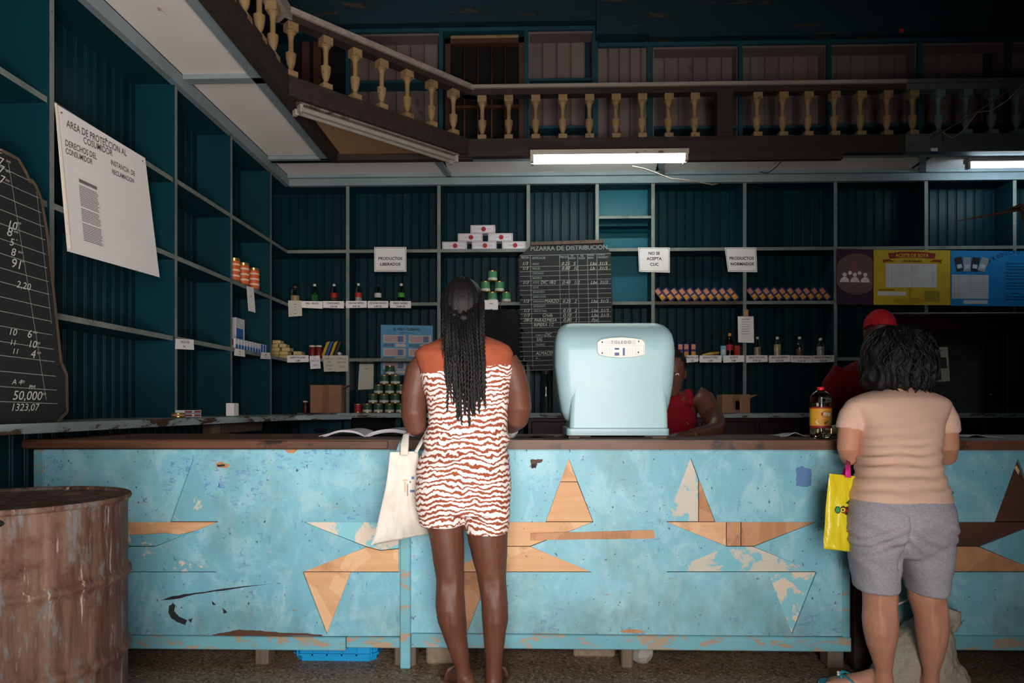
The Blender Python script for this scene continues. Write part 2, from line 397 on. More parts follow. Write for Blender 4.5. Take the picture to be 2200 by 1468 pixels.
# ================================================================ back wall shelving
BU = [X_(p, YB) for p in (747, 943, 1135, 1283, 1403, 1600, 1795, 1990, 2180)] + [X_(2180, YB) + 0.85]
bs = thing('wall_shelving', 'dark teal open shelving with grey edges across the back wall', 'shelving', (1.0, 6.5, 0))
for x in BU:
    m = MB(); fbox(m, x - 0.016, x + 0.016, YB, 6.66, 1.06, TOPZ, 'y0'); m.build('upright', [M['teal_side'], M['edge']], bs)
for z in ROWZ:
    xs = [XL] + BU
    for a, b in zip(xs, xs[1:]):
        wornout = (z == 2.10 and abs(a - BU[4]) < 0.01)
        m = MB(); fbox(m, a + (0.016 if a > XL else 0), b - 0.016, YB + 0.002, 6.66, z - 0.014, z + 0.016, 'y0')
        m.build('shelf', [M['teal_side'], M['boardedge'] if wornout else M['edge']], bs)
zz = Z_(468, YB)
m = MB(); fbox(m, BU[3] + 0.016, BU[4] - 0.016, YB + 0.01, 6.64, zz - 0.012, zz + 0.012, 'y0'); m.build('shelf', [M['teal_flat'], M['edge']], bs)
MB().box(BU[3] + 0.016, BU[4] - 0.016, 6.60, 6.61, 2.62, TOPZ).build('back_panel', M['teal_flat'], bs)
MB().box(BU[3] + 0.016, BU[4] - 0.016, 6.62, 6.63, 2.11, 2.59).build('back_panel', M['teal_flat'], bs)
m = MB(); m.obox((BU[3] * .5 + BU[4] * .5, 6.56, zz - 0.075), (0.25, 0, 0), (0, 0.008, 0.0), (0, 0.03, 0.035)); m.build('lower_lip', M['teal_side'], bs)
MB().box(XL, 5.44, YB, 6.66, TOPZ, TOPZ + 0.03).build('top_board', M['teal_side'], bs)
MB().box(XL + 0.02, 5.44, YB - 0.025, YB + 0.02, TOPZ - 0.005, 3.30).build('cornice', M['batten'], bs)
pmb = plank_mesh('plank', 0.084, TOPZ - 1.06, 0.014, M['teal'], 'y')
x = XL - 0.2
while x < 5.4:
    inst('plank', pmb, bs, (x, 6.655, 1.06)); x += 0.086
m = MB(); m.prism([[(-1.75, 6.14, 1.035), (5.4, 6.18, 1.035), (5.4, 6.66, 1.035), (-2.3, 6.66, 1.035)]], (0, 0, 0.04)); m.build('ledge', M['ledge'], bs)
xm = X_(1130, 6.3)
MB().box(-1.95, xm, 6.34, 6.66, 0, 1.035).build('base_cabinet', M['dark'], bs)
for a, b in ((740, 755), (850, 862), (965, 978)):
    MB().box(X_(a, 6.28), X_(b, 6.28), 6.26, 6.36, 0, 1.035).build('base_upright', M['teal_side'], bs)
for a, b in ((643, 739), (757, 849), (863, 964), (979, 1128)):
    if a == 643: 
        MB().box(X_(a, 6.3), X_(b, 6.3), 6.33, 6.345, 0.5, 1.0).build('base_panel', M['teal'], bs)
    if a in (757,): continue
    d = MB().cbox(X_(a, 6.3) + .01, X_(b, 6.3) - .01, 6.27, 6.33, 0.80, 1.02, 0.006).build('drawer', M['teal_side'], bs)
    xc = X_((a + b) / 2, 6.3)
    MB().ell((xc, 6.262, 0.915), 0.06, 0.018, 0.022, 12, 8).build('pull', M['dark'], d, True)
# right half of the base: dark mahogany drawer cabinet
mc = thing('base_cabinet', 'low dark mahogany drawer cabinet under the right half of the back shelving', 'cabinet', (1.7, 6.2, 0))
x1 = X_(1880, 6.2)
MB().box(xm + 0.02, x1, 6.205, 6.62, 0, 1.03).build('body', M['mahog'], mc)
n = 6
for i in range(n):
    a = xm + .05 + (x1 - xm - .06) * i / n; b = xm + .02 + (x1 - xm - .06) * (i + 1) / n
    d = MB().cbox(a, b, 6.185, 6.204, 0.72, 1.0, 0.008).build('drawer', M['mahog'], mc)
    MB().ell(((a + b) / 2, 6.175, 0.87), 0.035, 0.014, 0.014, 10, 6).build('knob', M['dark'], d, True)

# ================================================================ mezzanine
A = Vector((-1.71, 4.65, 0)); B = Vector((-0.555, 5.82, 0)); XR = 5.42; ZS = 3.30
mz = thing('mezzanine', 'mezzanine balcony with dirty white soffit panels and dark wooden edge beams', 'balcony', (0.5, 6.1, 3.25))
deck = [(-2.6, 1.5), (-1.66, 1.5), (A.x, A.y), (B.x, B.y), (XR, 5.84), (XR, 6.70), (-2.6, 6.70)]
MB().prism([[(x, y, 3.325) for x, y in deck]], (0, 0, 0.06)).build('deck', M['beam'], mz)
def soff(poly, mat, name='soffit_panel'):
    MB().prism([[(x, y, 3.312) for x, y in poly]], (0, 0, 0.012)).build(name, mat, mz)
for a, b in ((1.5, 2.93), (2.97, 4.43), (4.47, 5.86)):
    soff([(-2.28, a), (-1.80, a), (-1.80, b), (-2.28, b)], M['soffit'])
for a, b in ((-2.28, -0.82), (-0.76, X_(1415, 6.1)), (X_(1432, 6.1), X_(1985, 6.1)), (X_(2000, 6.1), XR)):
    soff([(a, 5.97), (b - .02, 5.97), (b + .02, 6.38), (a, 6.38)], M['soffit'])
soff([(-1.64, 4.72), (-0.66, 5.74), (-0.66, 5.84), (-1.64, 5.84)], M['brownboard'])
def bat(a, b, wd, mat, z0=3.28, ht=0.032, name='batten'):
    m = MB(); m.bar((a[0], a[1], z0 + ht/2), (b[0], b[1], z0 + ht/2), wd, ht); return m.build(name, mat, mz)
for y in (2.95, 4.45, 5.91): bat((-2.28, y), (-1.74, y), 0.075 if y < 5 else 0.09, M['batten'])
bat((-1.78, 1.5), (-1.78, 5.9), 0.09, M['batten'])
bat((-2.28, 5.94), (XR, 5.94), 0.06, M['batten'])
bat((-2.28, 6.36), (XR, 6.36), 0.04, M['batten'])
for x, d in ((-0.79, 0.06), (X_(1424, 6.1), 0.09), (X_(1992, 6.1), 0.22)): bat((x - d/2, 5.97), (x + d/2, 6.36), 0.05, M['batten'])
def beam(a, b, z0, z1, wd, mat, name='edge_beam'):
    m = MB(); m.bar((a[0], a[1], (z0+z1)/2), (b[0], b[1], (z0+z1)/2), wd, z1 - z0)
    return m.build(name, mat, mz)
beam((-1.70, 1.5), (-1.70, 5.9), 3.255, 3.44, 0.07, M['beam'])
beam((-1.70, 5.88), (-0.5, 5.88), 3.26, 3.32, 0.07, M['beam'])
beam((A.x - .03, A.y - .03), (B.x + .05, B.y + .05), 3.28, 3.42, 0.05, M['beam'])
xg = X_(1945, 5.82)
beam((B.x - 0.05, 5.85), (xg, 5.85), 3.27, 3.42, 0.07, M['beam'])
beam((xg, 5.85), (XR, 5.85), 3.27, 3.42, 0.07, M['beam_grey'])
beam((X_(1477, 5.8), 5.80), (X_(1808, 5.8), 5.80), 3.205, 3.275, 0.05, M['beam'], 'patch_board')

# ---------------------------------------------------------------- balustrade
bl = thing('balustrade', 'balcony balustrade of turned ochre balusters under a worn wooden rail', 'balustrade', (0.5, 5.8, 3.42))
def baluster_mesh(name, mat):
    h = 0.37; m = MB()
    m.box(-0.036, 0.036, -0.036, 0.036, 0, 0.035)
    pr = [(0.030,0.035),(0.018,0.05),(0.016,0.06),(0.026,0.085),(0.034,0.12),(0.037,0.155),(0.037,0.163),(0.030,0.166),(0.019,0.170),(0.0175,0.20),(0.018,0.25),(0.022,0.285),(0.028,0.30),(0.034,0.303),(0.034,0.315)]
    m.lathe(pr, n=14); m.box(-0.038, 0.038, -0.038, 0.038, 0.315, h)
    me = m.mesh(name, mat, smooth=True, angle=40); return me
bm1 = baluster_mesh('baluster', M['baluster']); bm2 = baluster_mesh('baluster', M['baluster_grey'])
for px in (1036, 1093, 1151, 1209, 1266, 1323, 1379, 1436, 1492, 1626, 1681, 1735, 1792, 1848, 1905, 1960):
    inst('baluster', bm1, bl, (X_(px, 5.85), 5.85, 3.42))
for k, px in enumerate((2016, 2075, 2130, 2184, 2240, 2296)):
    inst('baluster', bm2, bl, (X_(px, 5.85), 5.85, 3.42))
dirn = (B - A).normalized(); nrm = Vector((-dirn.y, dirn.x, 0))
for px in (974, 927, 875, 820, 763, 700, 625):
    d = ray(px, 200); d.z = 0   # meet the diagonal
    t = (A.x * dirn.y - A.y * dirn.x) / (d.x * dirn.y - d.y * dirn.x); p = d * t
    inst('baluster', bm1, bl, (p.x, p.y, 3.42), (0, 0, math.radians(45)))
for k in range(8):
    inst('baluster', bm1, bl, (-1.70, 4.46 - 0.226 * k, 3.42))
def railp(a, b, z0, z1, wd, mat, name='rail'):
    m = MB(); m.bar((a[0], a[1], (z0+z1)/2), (b[0], b[1], (z0+z1)/2), wd, z1 - z0); m.build(name, mat, bl)
railp((B.x - .03, 5.85), (xg, 5.85), 3.79, 3.84, 0.09, M['beam']); railp((B.x - .02, 5.85), (xg, 5.85), 3.84, 3.87, 0.13, M['rail'])
railp((xg, 5.85), (XR, 5.85), 3.79, 3.84, 0.09, M['beam_grey']); railp((xg, 5.85), (XR, 5.85), 3.84, 3.87, 0.13, M['beam_grey'])
railp(A, B + dirn * 0.12, 3.79, 3.835, 0.09, M['beam']); railp(A - dirn * .05, B + dirn * 0.12, 3.835, 3.875, 0.13, M['rail'])
railp((-1.70, 1.5), (-1.70, 4.68), 3.79, 3.875, 0.12, M['rail'])
MB().box(X_(1539, 5.83), X_(1573, 5.83), 5.80, 5.90, 3.42, 3.79).build('newel_post', M['beam'], bl)

# ================================================================ upper wall: white cabinets, window, door
YU = 6.48
ua = thing('upper_shelving', 'dusty white boarded shelves with teal frames on the upper back wall', 'shelving', (2.4, 6.6, 3.39))
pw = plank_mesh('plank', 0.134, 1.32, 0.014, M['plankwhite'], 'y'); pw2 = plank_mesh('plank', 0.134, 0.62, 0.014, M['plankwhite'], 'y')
zr = Z_(105, YU); zl = Z_(68, YU)
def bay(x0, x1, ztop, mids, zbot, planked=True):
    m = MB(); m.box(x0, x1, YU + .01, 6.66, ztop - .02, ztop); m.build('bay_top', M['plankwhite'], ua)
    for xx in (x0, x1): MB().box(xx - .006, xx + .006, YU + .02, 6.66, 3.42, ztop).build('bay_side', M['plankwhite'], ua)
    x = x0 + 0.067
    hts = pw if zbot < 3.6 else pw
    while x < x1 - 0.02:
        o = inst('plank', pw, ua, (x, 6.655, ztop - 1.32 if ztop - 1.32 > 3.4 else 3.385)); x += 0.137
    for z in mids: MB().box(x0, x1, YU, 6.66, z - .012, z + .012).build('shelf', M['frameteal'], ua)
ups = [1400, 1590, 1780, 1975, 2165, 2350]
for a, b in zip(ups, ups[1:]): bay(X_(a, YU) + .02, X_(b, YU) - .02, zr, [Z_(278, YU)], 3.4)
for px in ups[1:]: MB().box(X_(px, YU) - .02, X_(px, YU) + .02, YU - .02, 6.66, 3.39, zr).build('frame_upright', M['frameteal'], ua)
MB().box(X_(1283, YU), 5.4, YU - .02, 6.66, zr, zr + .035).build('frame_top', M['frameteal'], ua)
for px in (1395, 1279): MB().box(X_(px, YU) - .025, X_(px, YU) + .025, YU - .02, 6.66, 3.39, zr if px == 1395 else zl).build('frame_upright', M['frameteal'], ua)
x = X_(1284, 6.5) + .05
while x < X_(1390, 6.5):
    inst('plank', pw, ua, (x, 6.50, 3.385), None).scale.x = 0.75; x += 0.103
bay(X_(1136, YU), X_(1274, YU), zl, [Z_(172, YU), Z_(274, YU)], 3.4)
bay(X_(752, YU), X_(944, YU), zl, [Z_(172, YU)], 3.4)
for px in (948, 1131, 748): MB().box(X_(px, YU) - .02, X_(px, YU) + .02, YU - .02, 6.66, 3.39, zl).build('frame_upright', M['frameteal'], ua)
MB().box(-2.3, X_(1279, YU), YU - .02, 6.66, zl, zl + .035).build('frame_top', M['frameteal'], ua)
t1 = MB().box(-2.6, X_(1281, 6.4), 6.38, 6.72, zl + .04, 5.6).build('trim_1', M['wallteal']); struct(t1)
t2 = MB().box(X_(1281, 6.36), X_(1394, 6.36), 6.34, 6.72, zr + .05, 5.6).build('trim_2', M['wallteal']); struct(t2)
t3 = MB().box(X_(1394, 6.4), 5.44, 6.38, 6.72, zr + .04, 5.6).build('trim_3', M['wallteal']); struct(t3)
w1 = struct(MB().box(X_(958, 6.6), X_(1126, 6.6), 6.60, 6.64, 3.39, Z_(88, 6.6)).build('window_1', M['dark']))  # near-black sheet painted for the unlit space behind the bars
wx0, wx1, wz = X_(957, 6.5), X_(1126, 6.5), Z_(84, 6.5)
for a, b, c, d in ((wx0, wx0 + .05, 3.39, wz), (wx1 - .05, wx1, 3.39, wz), (wx0, wx1, wz - .05, wz)):
    MB().box(a, b, 6.47, 6.55, c, d).build('window_frame', M['redframe'], w1)
MB().cbox(wx0 + .05, wx1 - .05, 6.455, 6.49, wz - .005, wz + .025, .01).build('lintel', M['baluster'], w1)
for i in range(4):
    x = wx0 + .05 + (wx1 - wx0 - .1) * (i + 1) / 5
    m = MB(); m.tube([(x, 6.52, 3.39), (x, 6.52, wz - .04)], 0.011, 8); m.build('bar', M['redframe'], w1, True)
m = MB(); m.box(wx0, wx1, 6.50, 6.54, Z_(228, 6.5) - .015, Z_(228, 6.5) + .015); m.build('window_rail', M['redframe'], w1)
d1 = struct(MB().box(-2.3, X_(744, 6.6), 6.60, 6.66, 3.39, zl).build('door_1', M['dark']))  # flat near-black sheet standing in for the unlit doorway
for px in (655, 680): MB().box(X_(px - 8, 6.5), X_(px + 8, 6.5), 6.52, 6.58, 3.39, Z_(80, 6.5)).build('slat', M['redframe'], d1)
# ================================================================ counter
ZT = 0.989
def cp(px, py, dy=0.0):
    q = P(px, py, YC); q.y += dy; return q
def poly(pts, dy=0.0): return [cp(x, y, dy) for x, y in pts]
def star_c(o): return [(x + o, y) for x, y in [(952,1122),(1172,1122),(1222,985),(1275,1122),(1140,1175),(1272,1230),(1054,1230),(1002,1363),(950,1230),(1085,1175)]]
star_d = [(1432,1122),(1484,983),(1537,1122),(1755,1122),(1620,1175),(1755,1230),(1702,1363),(1650,1230),(1430,1230),(1562,1175)]
star_b = [(652,1122),(857,1122),(857,1230),(754,1230),(702,1364),(650,1230),(786,1176)]
def skin(parent, x0, x1, holes, mat):
    m = MB(); m.prism([poly([(x0,966),(x1,966),(x1,1367),(x0,1367)])] + [poly(h) for h in holes], (0, 0.012, 0))
    return m.build('front_panel', mat, parent)
def jag(pts, n=5, a=1.1):
    out = []; rj = random.Random(len(pts) * 7 + int(pts[0][0]))
    for (x0, y0), (x1, y1) in zip(pts, pts[1:] + pts[:1]):
        for k in range(n):
            t = k / n; j = 0 if k == 0 else a; out.append((x0 + (x1 - x0) * t + rj.uniform(-j, j), y0 + (y1 - y0) * t + rj.uniform(-j, j)))
    return out
def inlay(parent, pts, mat, dy=0.0085, j=0.0):
    cx = sum(p[0] for p in pts) / len(pts); cy = sum(p[1] for p in pts) / len(pts)
    pts = [(cx + (x - cx) * (1 - 1.3 / max(abs(x - cx), 30)), cy + (y - cy) * (1 - 0.9 / max(abs(y - cy), 20))) for x, y in pts]
    m = MB(); m.prism([poly(pts, dy + random.uniform(-.0015, .0015))], (0, 0.010, 0)); return m.build('star_piece', mat, parent)
ct = thing('shop_counter', 'long sky blue wooden shop counter with star shaped inlays in bare plywood', 'counter', (cp(950, 1400).x, 3.2, 0))
skin(ct, 95, 861, [star_c(-807), star_b], M['counter']); skin(ct, 883, 1809, [star_c(0), star_d], M['counter'])
# star A
o = -807
for pts, mt in (([(1172+o,1122),(1222+o,985),(1275+o,1122)], 'bluepiece'),
                ([(952+o,1122),(1275+o,1122),(1225+o,1142),(1190+o,1150),(1160+o,1146),(1110+o,1150),(1020+o,1149)], 'rawply'),
                ([(1020+o,1149),(1110+o,1150),(1160+o,1146),(1190+o,1150),(1225+o,1142),(1140+o,1175),(1085+o,1175)], 'bluepiece'),
                ([(1085+o,1175),(1140+o,1175),(1272+o,1230),(950+o,1230)], 'bluepiece'),
                ([(1054+o,1230),(1002+o,1363),(950+o,1230)], 'bluepiece'),
# star B
                ([(652,1122),(857,1122),(857,1180),(818,1184),(786,1176)], 'primer'),
                ([(786,1176),(818,1184),(857,1180),(857,1230),(650,1230)], 'rawply'),
                ([(650,1230),(754,1230),(702,1364)], 'rawply'),
# star C
                ([(1222,985),(1241,1036),(1203,1036)], 'rawply'), ([(1203,1036),(1241,1036),(1275,1122),(1172,1122)], 'rawply'),
                ([(952,1122),(1275,1122),(1140,1175),(1085,1175)], 'rawply'), ([(1085,1175),(1140,1175),(1272,1230),(950,1230)], 'rawply'),
                ([(1054,1230),(1002,1363),(950,1230)], 'rawply2'),  # browner ply puts the shade on this lower triangle into its colour
# star D
                ([(1432,1122),(1484,983),(1502,1030),(1502,1122)], 'primer2'), ([(1502,1030),(1537,1122),(1502,1122)], 'rawply2'),
                ([(1432,1122),(1562,1122),(1562,1175)], 'rawply'), ([(1562,1122),(1593,1122),(1593,1175),(1562,1175)], 'rawply2'),
                ([(1593,1122),(1755,1122),(1620,1175),(1593,1175)], 'rawply2'),
                ([(1562,1175),(1620,1175),(1755,1230),(1430,1230)], 'primer2'), ([(1650,1230),(1755,1230),(1702,1363)], 'primer')):
    inlay(ct, pts, M[mt])
MB().prism([poly(jag([(1140,1146),(1405,1139),(1407,1157),(1140,1161)], 12, .5), -0.003)], (0, .003, 0)).build('bare_strip', M['rawply2'], ct)
for pts, mt in (([(440,1367),(480,1360),(515,1353),(560,1355),(600,1360),(660,1361),(690,1364),(694,1367)], 'oldwood'),
                ([(1330,1357),(1350,1352),(1378,1355),(1385,1359),(1345,1360)], 'rawply2'),
                ([(464,995),(478,993),(494,999),(488,1007),(466,1004)], 'rawply2'),
                ([(1140,988),(1166,987),(1164,994),(1154,996),(1152,1006),(1141,1006)], 'oldwood'),
                ([(610,966),(640,966),(632,975),(618,973)], 'rawply2')):
    MB().prism([poly(jag(pts), -0.0012)], (0, .0012, 0)).build('splinter_patch', M[mt], ct)
for pts in ([(466,998),(482,998),(484,1002),(467,1003)], [(1141,998),(1151,996),(1151,1005),(1142,1006)],
            [(363,1303),(372,1296),(377,1300),(374,1313),(384,1325),(402,1333),(398,1343),(384,1338),(368,1328),(362,1316)], [(404,1332),(414,1328),(411,1338)],
            [(345,1290),(372,1281),(420,1274),(500,1263),(585,1254),(500,1266),(420,1277),(380,1287)], [(455,1292),(464,1299),(458,1301)], [(478,1306),(488,1316),(480,1318)]):
    MB().prism([poly(jag(pts, 4, .8), -0.0018)], (0, .0018, 0)).build('scuff_mark', M['ink'], ct)
pt = worn('patch_blue', C(84,122,168), C(78,110,150), C(120,182,196), 0.6, 12)
MB().prism([poly(jag([(1711,1006),(1722,1002),(1743,1008),(1742,1044),(1728,1047),(1710,1043)], 6, 1.6), -0.0012)], (0, .0012, 0)).build('paint_patch', pt, ct)
def cbx(parent, name, x0, x1, y0, y1, d0, d1, mat, b=.004):
    a = cp(x0, y1); c = cp(x1, y0); return MB().cbox(a.x, c.x, YC + d0, YC + d1, max(a.z, 0), c.z, b).build(name, mat, parent)
cbx(ct, 'stile', 73, 95, 966, 1367, -.006, .03, M['countertrim']); cbx(ct, 'stile', 1809, 1826, 966, 1390, -.006, .03, M['countertrim'])
cbx(ct, 'post', 861, 883, 966, 1436, -.02, .03, M['countertrim'])
for a, b in ((73, 744), (745.5, 860), (884, 1826)): cbx(ct, 'bottom_rail', a, b, 1368, 1390, -.016, .03, M['countertrim'])
MB().box(cp(78, 0).x, cp(1824, 0).x, YC + .021, YC + .55, .10, .945).build('carcass', M['oldwood'], ct)
for a, b, y0 in ((546, 575, -.005), (846, 892, .0), (1336, 1361, 0.0), (1786, 1821, .02), (200, 232, .0)):
    A_ = cp(a, 1437); B_ = cp(b, 1390); MB().cbox(A_.x, B_.x, YC + y0 + .01, YC + y0 + .10, 0, .105, .006).build('foot', M['blockwood'], ct)
def block(label, px0, px1, Yf, h, mat, name='concrete_block', cat='block'):
    m = MB(); m.cbox(X_(px0, Yf), X_(px1, Yf), Yf, Yf + .13, 0.0, h, .008); return tag(m.build(name, mat), label, cat)
block('rough grey concrete block under the counter beside the braided woman', 915, 992, 2.985, .092, M['concrete'])
block('low concrete block deep under the counter below the scale', 1232, 1322, 3.09, .092, M['concrete'])
m = MB(); s = P(1382, 1425, 2.985); m.ell((s.x, 3.03, .048), .05, .04, .05, 10, 7)
for v in m.v: v += Vector((noise.noise(v * 22), noise.noise(v * 22 + Vector((5,5,5))), 0)) * .014; v.z = max(v.z, 0.001)
tag(m.build('wedge_stone', M['plaster'], smooth=False), 'pale broken stone wedged under the counter by its foot', 'stone')
# right-hand counter section
c2 = thing('shop_counter', 'shaded right hand counter section with dark wood star behind the woman in grey shorts', 'counter', (cp(2130, 1400).x, 3.2, 0))
skin(c2, 1864, 2420, [star_c(965)], M['counter'])
o = 965
for pts, mt in (([(1172+o,1122),(1222+o,985),(1275+o,1122)], 'oldwood'), ([(952+o,1122),(1275+o,1122),(1140+o,1175),(1085+o,1175)], 'oldwood'),
                ([(1085+o,1175),(1140+o,1175),(1272+o,1230),(950+o,1230)], 'rawply2'), ([(1054+o,1230),(1002+o,1363),(950+o,1230)], 'bluepiece')):
    inlay(c2, pts, M[mt])
MB().prism([poly([(2183,1000),(2190,1012),(2187,1020),(2179,1006)], -.002)], (0,.002,0)).build('splinter_patch', M['rawply'], c2)
cbx(c2, 'post', 1833, 1863, 966, 1437, -.012, .08, M['beam']); cbx(c2, 'bottom_rail', 1864, 2420, 1368, 1394, -.012, .03, M['countertrim'])
MB().box(cp(1834, 0).x, cp(2415, 0).x, YC + .081, YC + .55, .10, .945).build('carcass', M['oldwood'], c2)
# worktop
tp = thing('counter_top', 'dark scarred wooden top running the full length of the counter', 'counter top', (0.6, 3.2, .948))
m = MB(); n = 60; x0 = cp(60, 0).x; x1 = cp(2420, 0).x; loop = []
for i in range(n + 1):
    x = x0 + (x1 - x0) * i / n; loop.append((x, YC - .032 + .005 * noise.noise(Vector((x * 3, 0, 0))), .949))
loop += [(x1, YC + .62, .949), (x0, YC + .62, .949)]
m.prism([loop], (0, 0, .040)); m.build('top_slab', M['countertop'], tp)
e = MB(); e.cbox(x0 + .002, cp(838, 0).x, YC - .042, YC - .030, .950, .986, .004); e.build('edge_strip', M['countertop'], tp)

# ================================================================ oil drum
dr = thing('oil_drum', 'rusty steel oil drum standing at the left in front of the counter', 'drum', (-1.535, 2.0, 0))
def rust():
    t = NT('rusted_steel'); v = t.co((1,1,1), False); vs = t.co((9,9,0.7), False)
    c = t.mix(t.ramp(t.noise(2.2, 7, 0.66, vs), 0.36, 0.66), C(64,39,30), C(120,92,76))
    c = t.mix(t.ramp(t.noise(5, 7, 0.7, t.co((5,5,1.1), False)), 0.52, 0.62), c, C(104,98,98))
    c = t.mix(t.ramp(t.noise(7, 8, 0.7, v), 0.5, 0.64), c, C(76,43,30))
    c = t.mix(t.ramp(t.noise(3.3, 8, 0.72, vs), 0.60, 0.66), c, C(176,160,144))
    c = t.mix(t.ramp(t.noise(14, 6, 0.6, v), 0.68, 0.72), c, C(44,30,26))
    return t.out(c, 0.75, 0.15, t.noise(26, 7, 0.68, v), 0.35, 0.004)
M['rust'] = rust()
R = .29; H = .86; prof = [(R - .004, 0), (R + .006, .004), (R + .006, .014), (R, .02)]
for zc in (.385, .62):
    for k in range(-6, 7): prof.append((R + .012 * math.exp(-(k / 2.6) ** 2), zc + k * .006))
prof += [(R, H - .03), (R + .002, H - .018), (R + .009, H - .014), (R + .011, H - .006), (R + .008, H), (R + .002, H), (R - .003, H - .004), (R - .004, H - .010), (R - .01, H - .012), (.2, H - .009), (.01, H - .007)]
MB().lathe([(r, z) for r, z in prof], (-1.535, 2.0, 0), 72).build('shell', M['rust'], dr, True, 50)
ang = math.radians(-62); dx, dy = math.cos(ang), math.sin(ang); 
m = MB(); m.ell((-1.535 + dx * (R + .001), 2.0 + dy * (R + .001), H - .035), .022, .006, .011, 14, 8, Matrix.Rotation(ang + math.pi/2, 3, 'Z')); m.build('dent', M['dark'], dr, True)
m = MB(); m.lathe([(.001,0),(.028,0),(.028,.008),(.02,.012),(.001,.012)], (-1.47, 2.15, H - .012), 16); m.build('bung', M['rust'], dr, True, 30)

# ================================================================ crate under the counter
bluepl = plain('blue_plastic', C(20,140,196), 0.4, var=.08)
cr = thing('crate', 'bright blue plastic crate pushed under the counter', 'crate', (X_(718, 3.01), 3.15, 0))
a, b = X_(631, 3.01), X_(808, 3.01); y0, y1 = 3.01, 3.28; hh = .098
for z0, z1, e in ((0.028, .036, .008), (.066, .074, .008), (.088, .098, .010)):
    m = MB(); q = .03
    def rr(ex): return [(a - ex + q, y0 - ex), (b + ex - q, y0 - ex), (b + ex, y0 - ex + q), (b + ex, y1 + ex), (a - ex, y1 + ex), (a - ex, y0 - ex + q)]
    m.prism([[(x, y, z0) for x, y in rr(e)], [(x, y, z0) for x, y in rr(-.004)]], (0, 0, z1 - z0)); m.build('rib', bluepl, cr)
m = MB(); m.prism([[(x, y, .022) for x, y in rr(0)], [(x, y, .022) for x, y in rr(-.004)]], (0, 0, hh - .022)); m.build('wall', bluepl, cr)
m = MB(); m.prism([[(x, y, .0) for x, y in rr(-.006)]], (0, 0, .024)); m.build('floor_plate', bluepl, cr)
for i in range(6):
    x = a + .02 + (b - a - .04) * i / 5; MB().box(x - .003, x + .003, y0 - .008, y0, .024, hh).build('upright_rib', bluepl, cr)

# ================================================================ lamps
def emis(name, col, st):
    t = NT(name); t.b.inputs['Emission Color'].default_value = col; t.b.inputs['Emission Strength'].default_value = st
    t.b.inputs['Base Color'].default_value = (.8, .8, .8, 1); return t.mat
M['tube'] = emis('lit_tube', (0.86, 1.0, 0.95, 1), 26.0); M['tube2'] = emis('lit_tube_cool', (0.70, 0.88, 1.0, 1), 30.0)
M['fixture'] = worn('lamp_housing', C(190,180,168), C(160,150,140), C(110,90,70), 0.62, 10, 0.5)
M['deadtube'] = plain('unlit_tube', C(150,142,134), 0.25, var=.15)
def lamp(label, a, b, tubes, tm, wd=.12, hm=None):
    """a, b: ends of the housing underside; tubes: side offsets"""
    a = Vector(a); b = Vector(b); d = (b - a).normalized(); sd = Vector((d.y, -d.x, 0)); L = thing('fluorescent_lamp', label, 'lamp', (a + b) / 2)
    m = MB(); m.bar(a + UP * .02, b + UP * .02, wd, .04); m.build('housing', hm or M['fixture'], L)
    for s in tubes:
        p0 = a + d * .03 + sd * s - UP * .024; p1 = b - d * .03 + sd * s - UP * .024
        m = MB(); m.tube([p0, p1], .019, 14); m.build('tube', tm, L, True, 60)
        for e, q in ((p0, -1), (p1, 1)):
            m = MB(); m.obox(e + d * (.014 * q) + UP * .004, d * .012, sd * .022, UP * .032); m.build('socket', M['fixture'], L)
    return L
p0 = P(1139, 340, 5.74); p1 = P(1476, 340, 5.74)
lamp('lit twin tube fluorescent lamp under the balcony edge above the centre', (p0.x, 5.73, 3.225), (p1.x, 5.73, 3.225), (-.034, .034), M['tube'], .13)
q0 = P(2066, 370, 6.08)
lamp('lit cool white single tube lamp under the balcony at the far right', (q0.x, 6.02, 3.245), (q0.x + 1.24, 6.02, 3.245), (0.0,), M['tube2'], .08)
pa = A + dirn * .14 + Vector((-.055, .055, 0)); pb = B - dirn * .06 + Vector((-.055, .055, 0))
lamp('unlit dusty twin tube lamp under the diagonal balcony corner', (pa.x, pa.y, 3.268), (pb.x, pb.y, 3.268), (-.036, .036), M['deadtube'], .13, worn('dusty_housing', C(132,122,112), C(104,94,86), C(84,68,54), .56, 12))
wire = plain('pale_wire', C(170,160,140), 0.6); dwire = plain('dark_wire', C(30,28,27), 0.6)
m = MB(); m.tube([P(1358,357,5.72), P(1385,363,5.72), P(1410,372,5.72), P(1440,384,5.72), P(1490,389,5.75), P(1530,397,5.8), P(1545,394,5.85)], .005, 6)
tag(m.build('lamp_cable', wire, smooth=True), 'pale loose cable dangling from the lit central lamp', 'cable')
m = MB(); m.tube([P(1633,370,5.98), P(1650,372,5.98), P(1664,362,5.98), P(1678,348,5.96)], .004, 6); tag(m.build('loose_wire', dwire, smooth=True), 'short dark wire end hanging from the soffit right of the lamp', 'wire')
m = MB(); m.tube([P(2000,298,5.78), P(2100,240,5.6), P(2210,166,5.4)], .007, 6); tag(m.build('rope', M['boardedge'], smooth=True), 'taut brown rope slanting up across the grey balusters', 'rope')
m = MB(); m.tube([P(2026,285,5.77), P(2045,297,5.77), P(2065,285,5.74), P(2100,241,5.6), P(2130,238,5.58), P(2165,215,5.5), P(2200,180,5.45)], .003, 6); tag(m.build('cord', wire, smooth=True), 'thin frayed cord looping below the taut rope', 'cord')
m = MB(); m.tube([P(2028,284,5.78), P(2029,318,5.79)], .008, 6); tag(m.build('rag', M['boardedge']), 'brown strip of rag hanging on the grey balcony beam', 'rag')
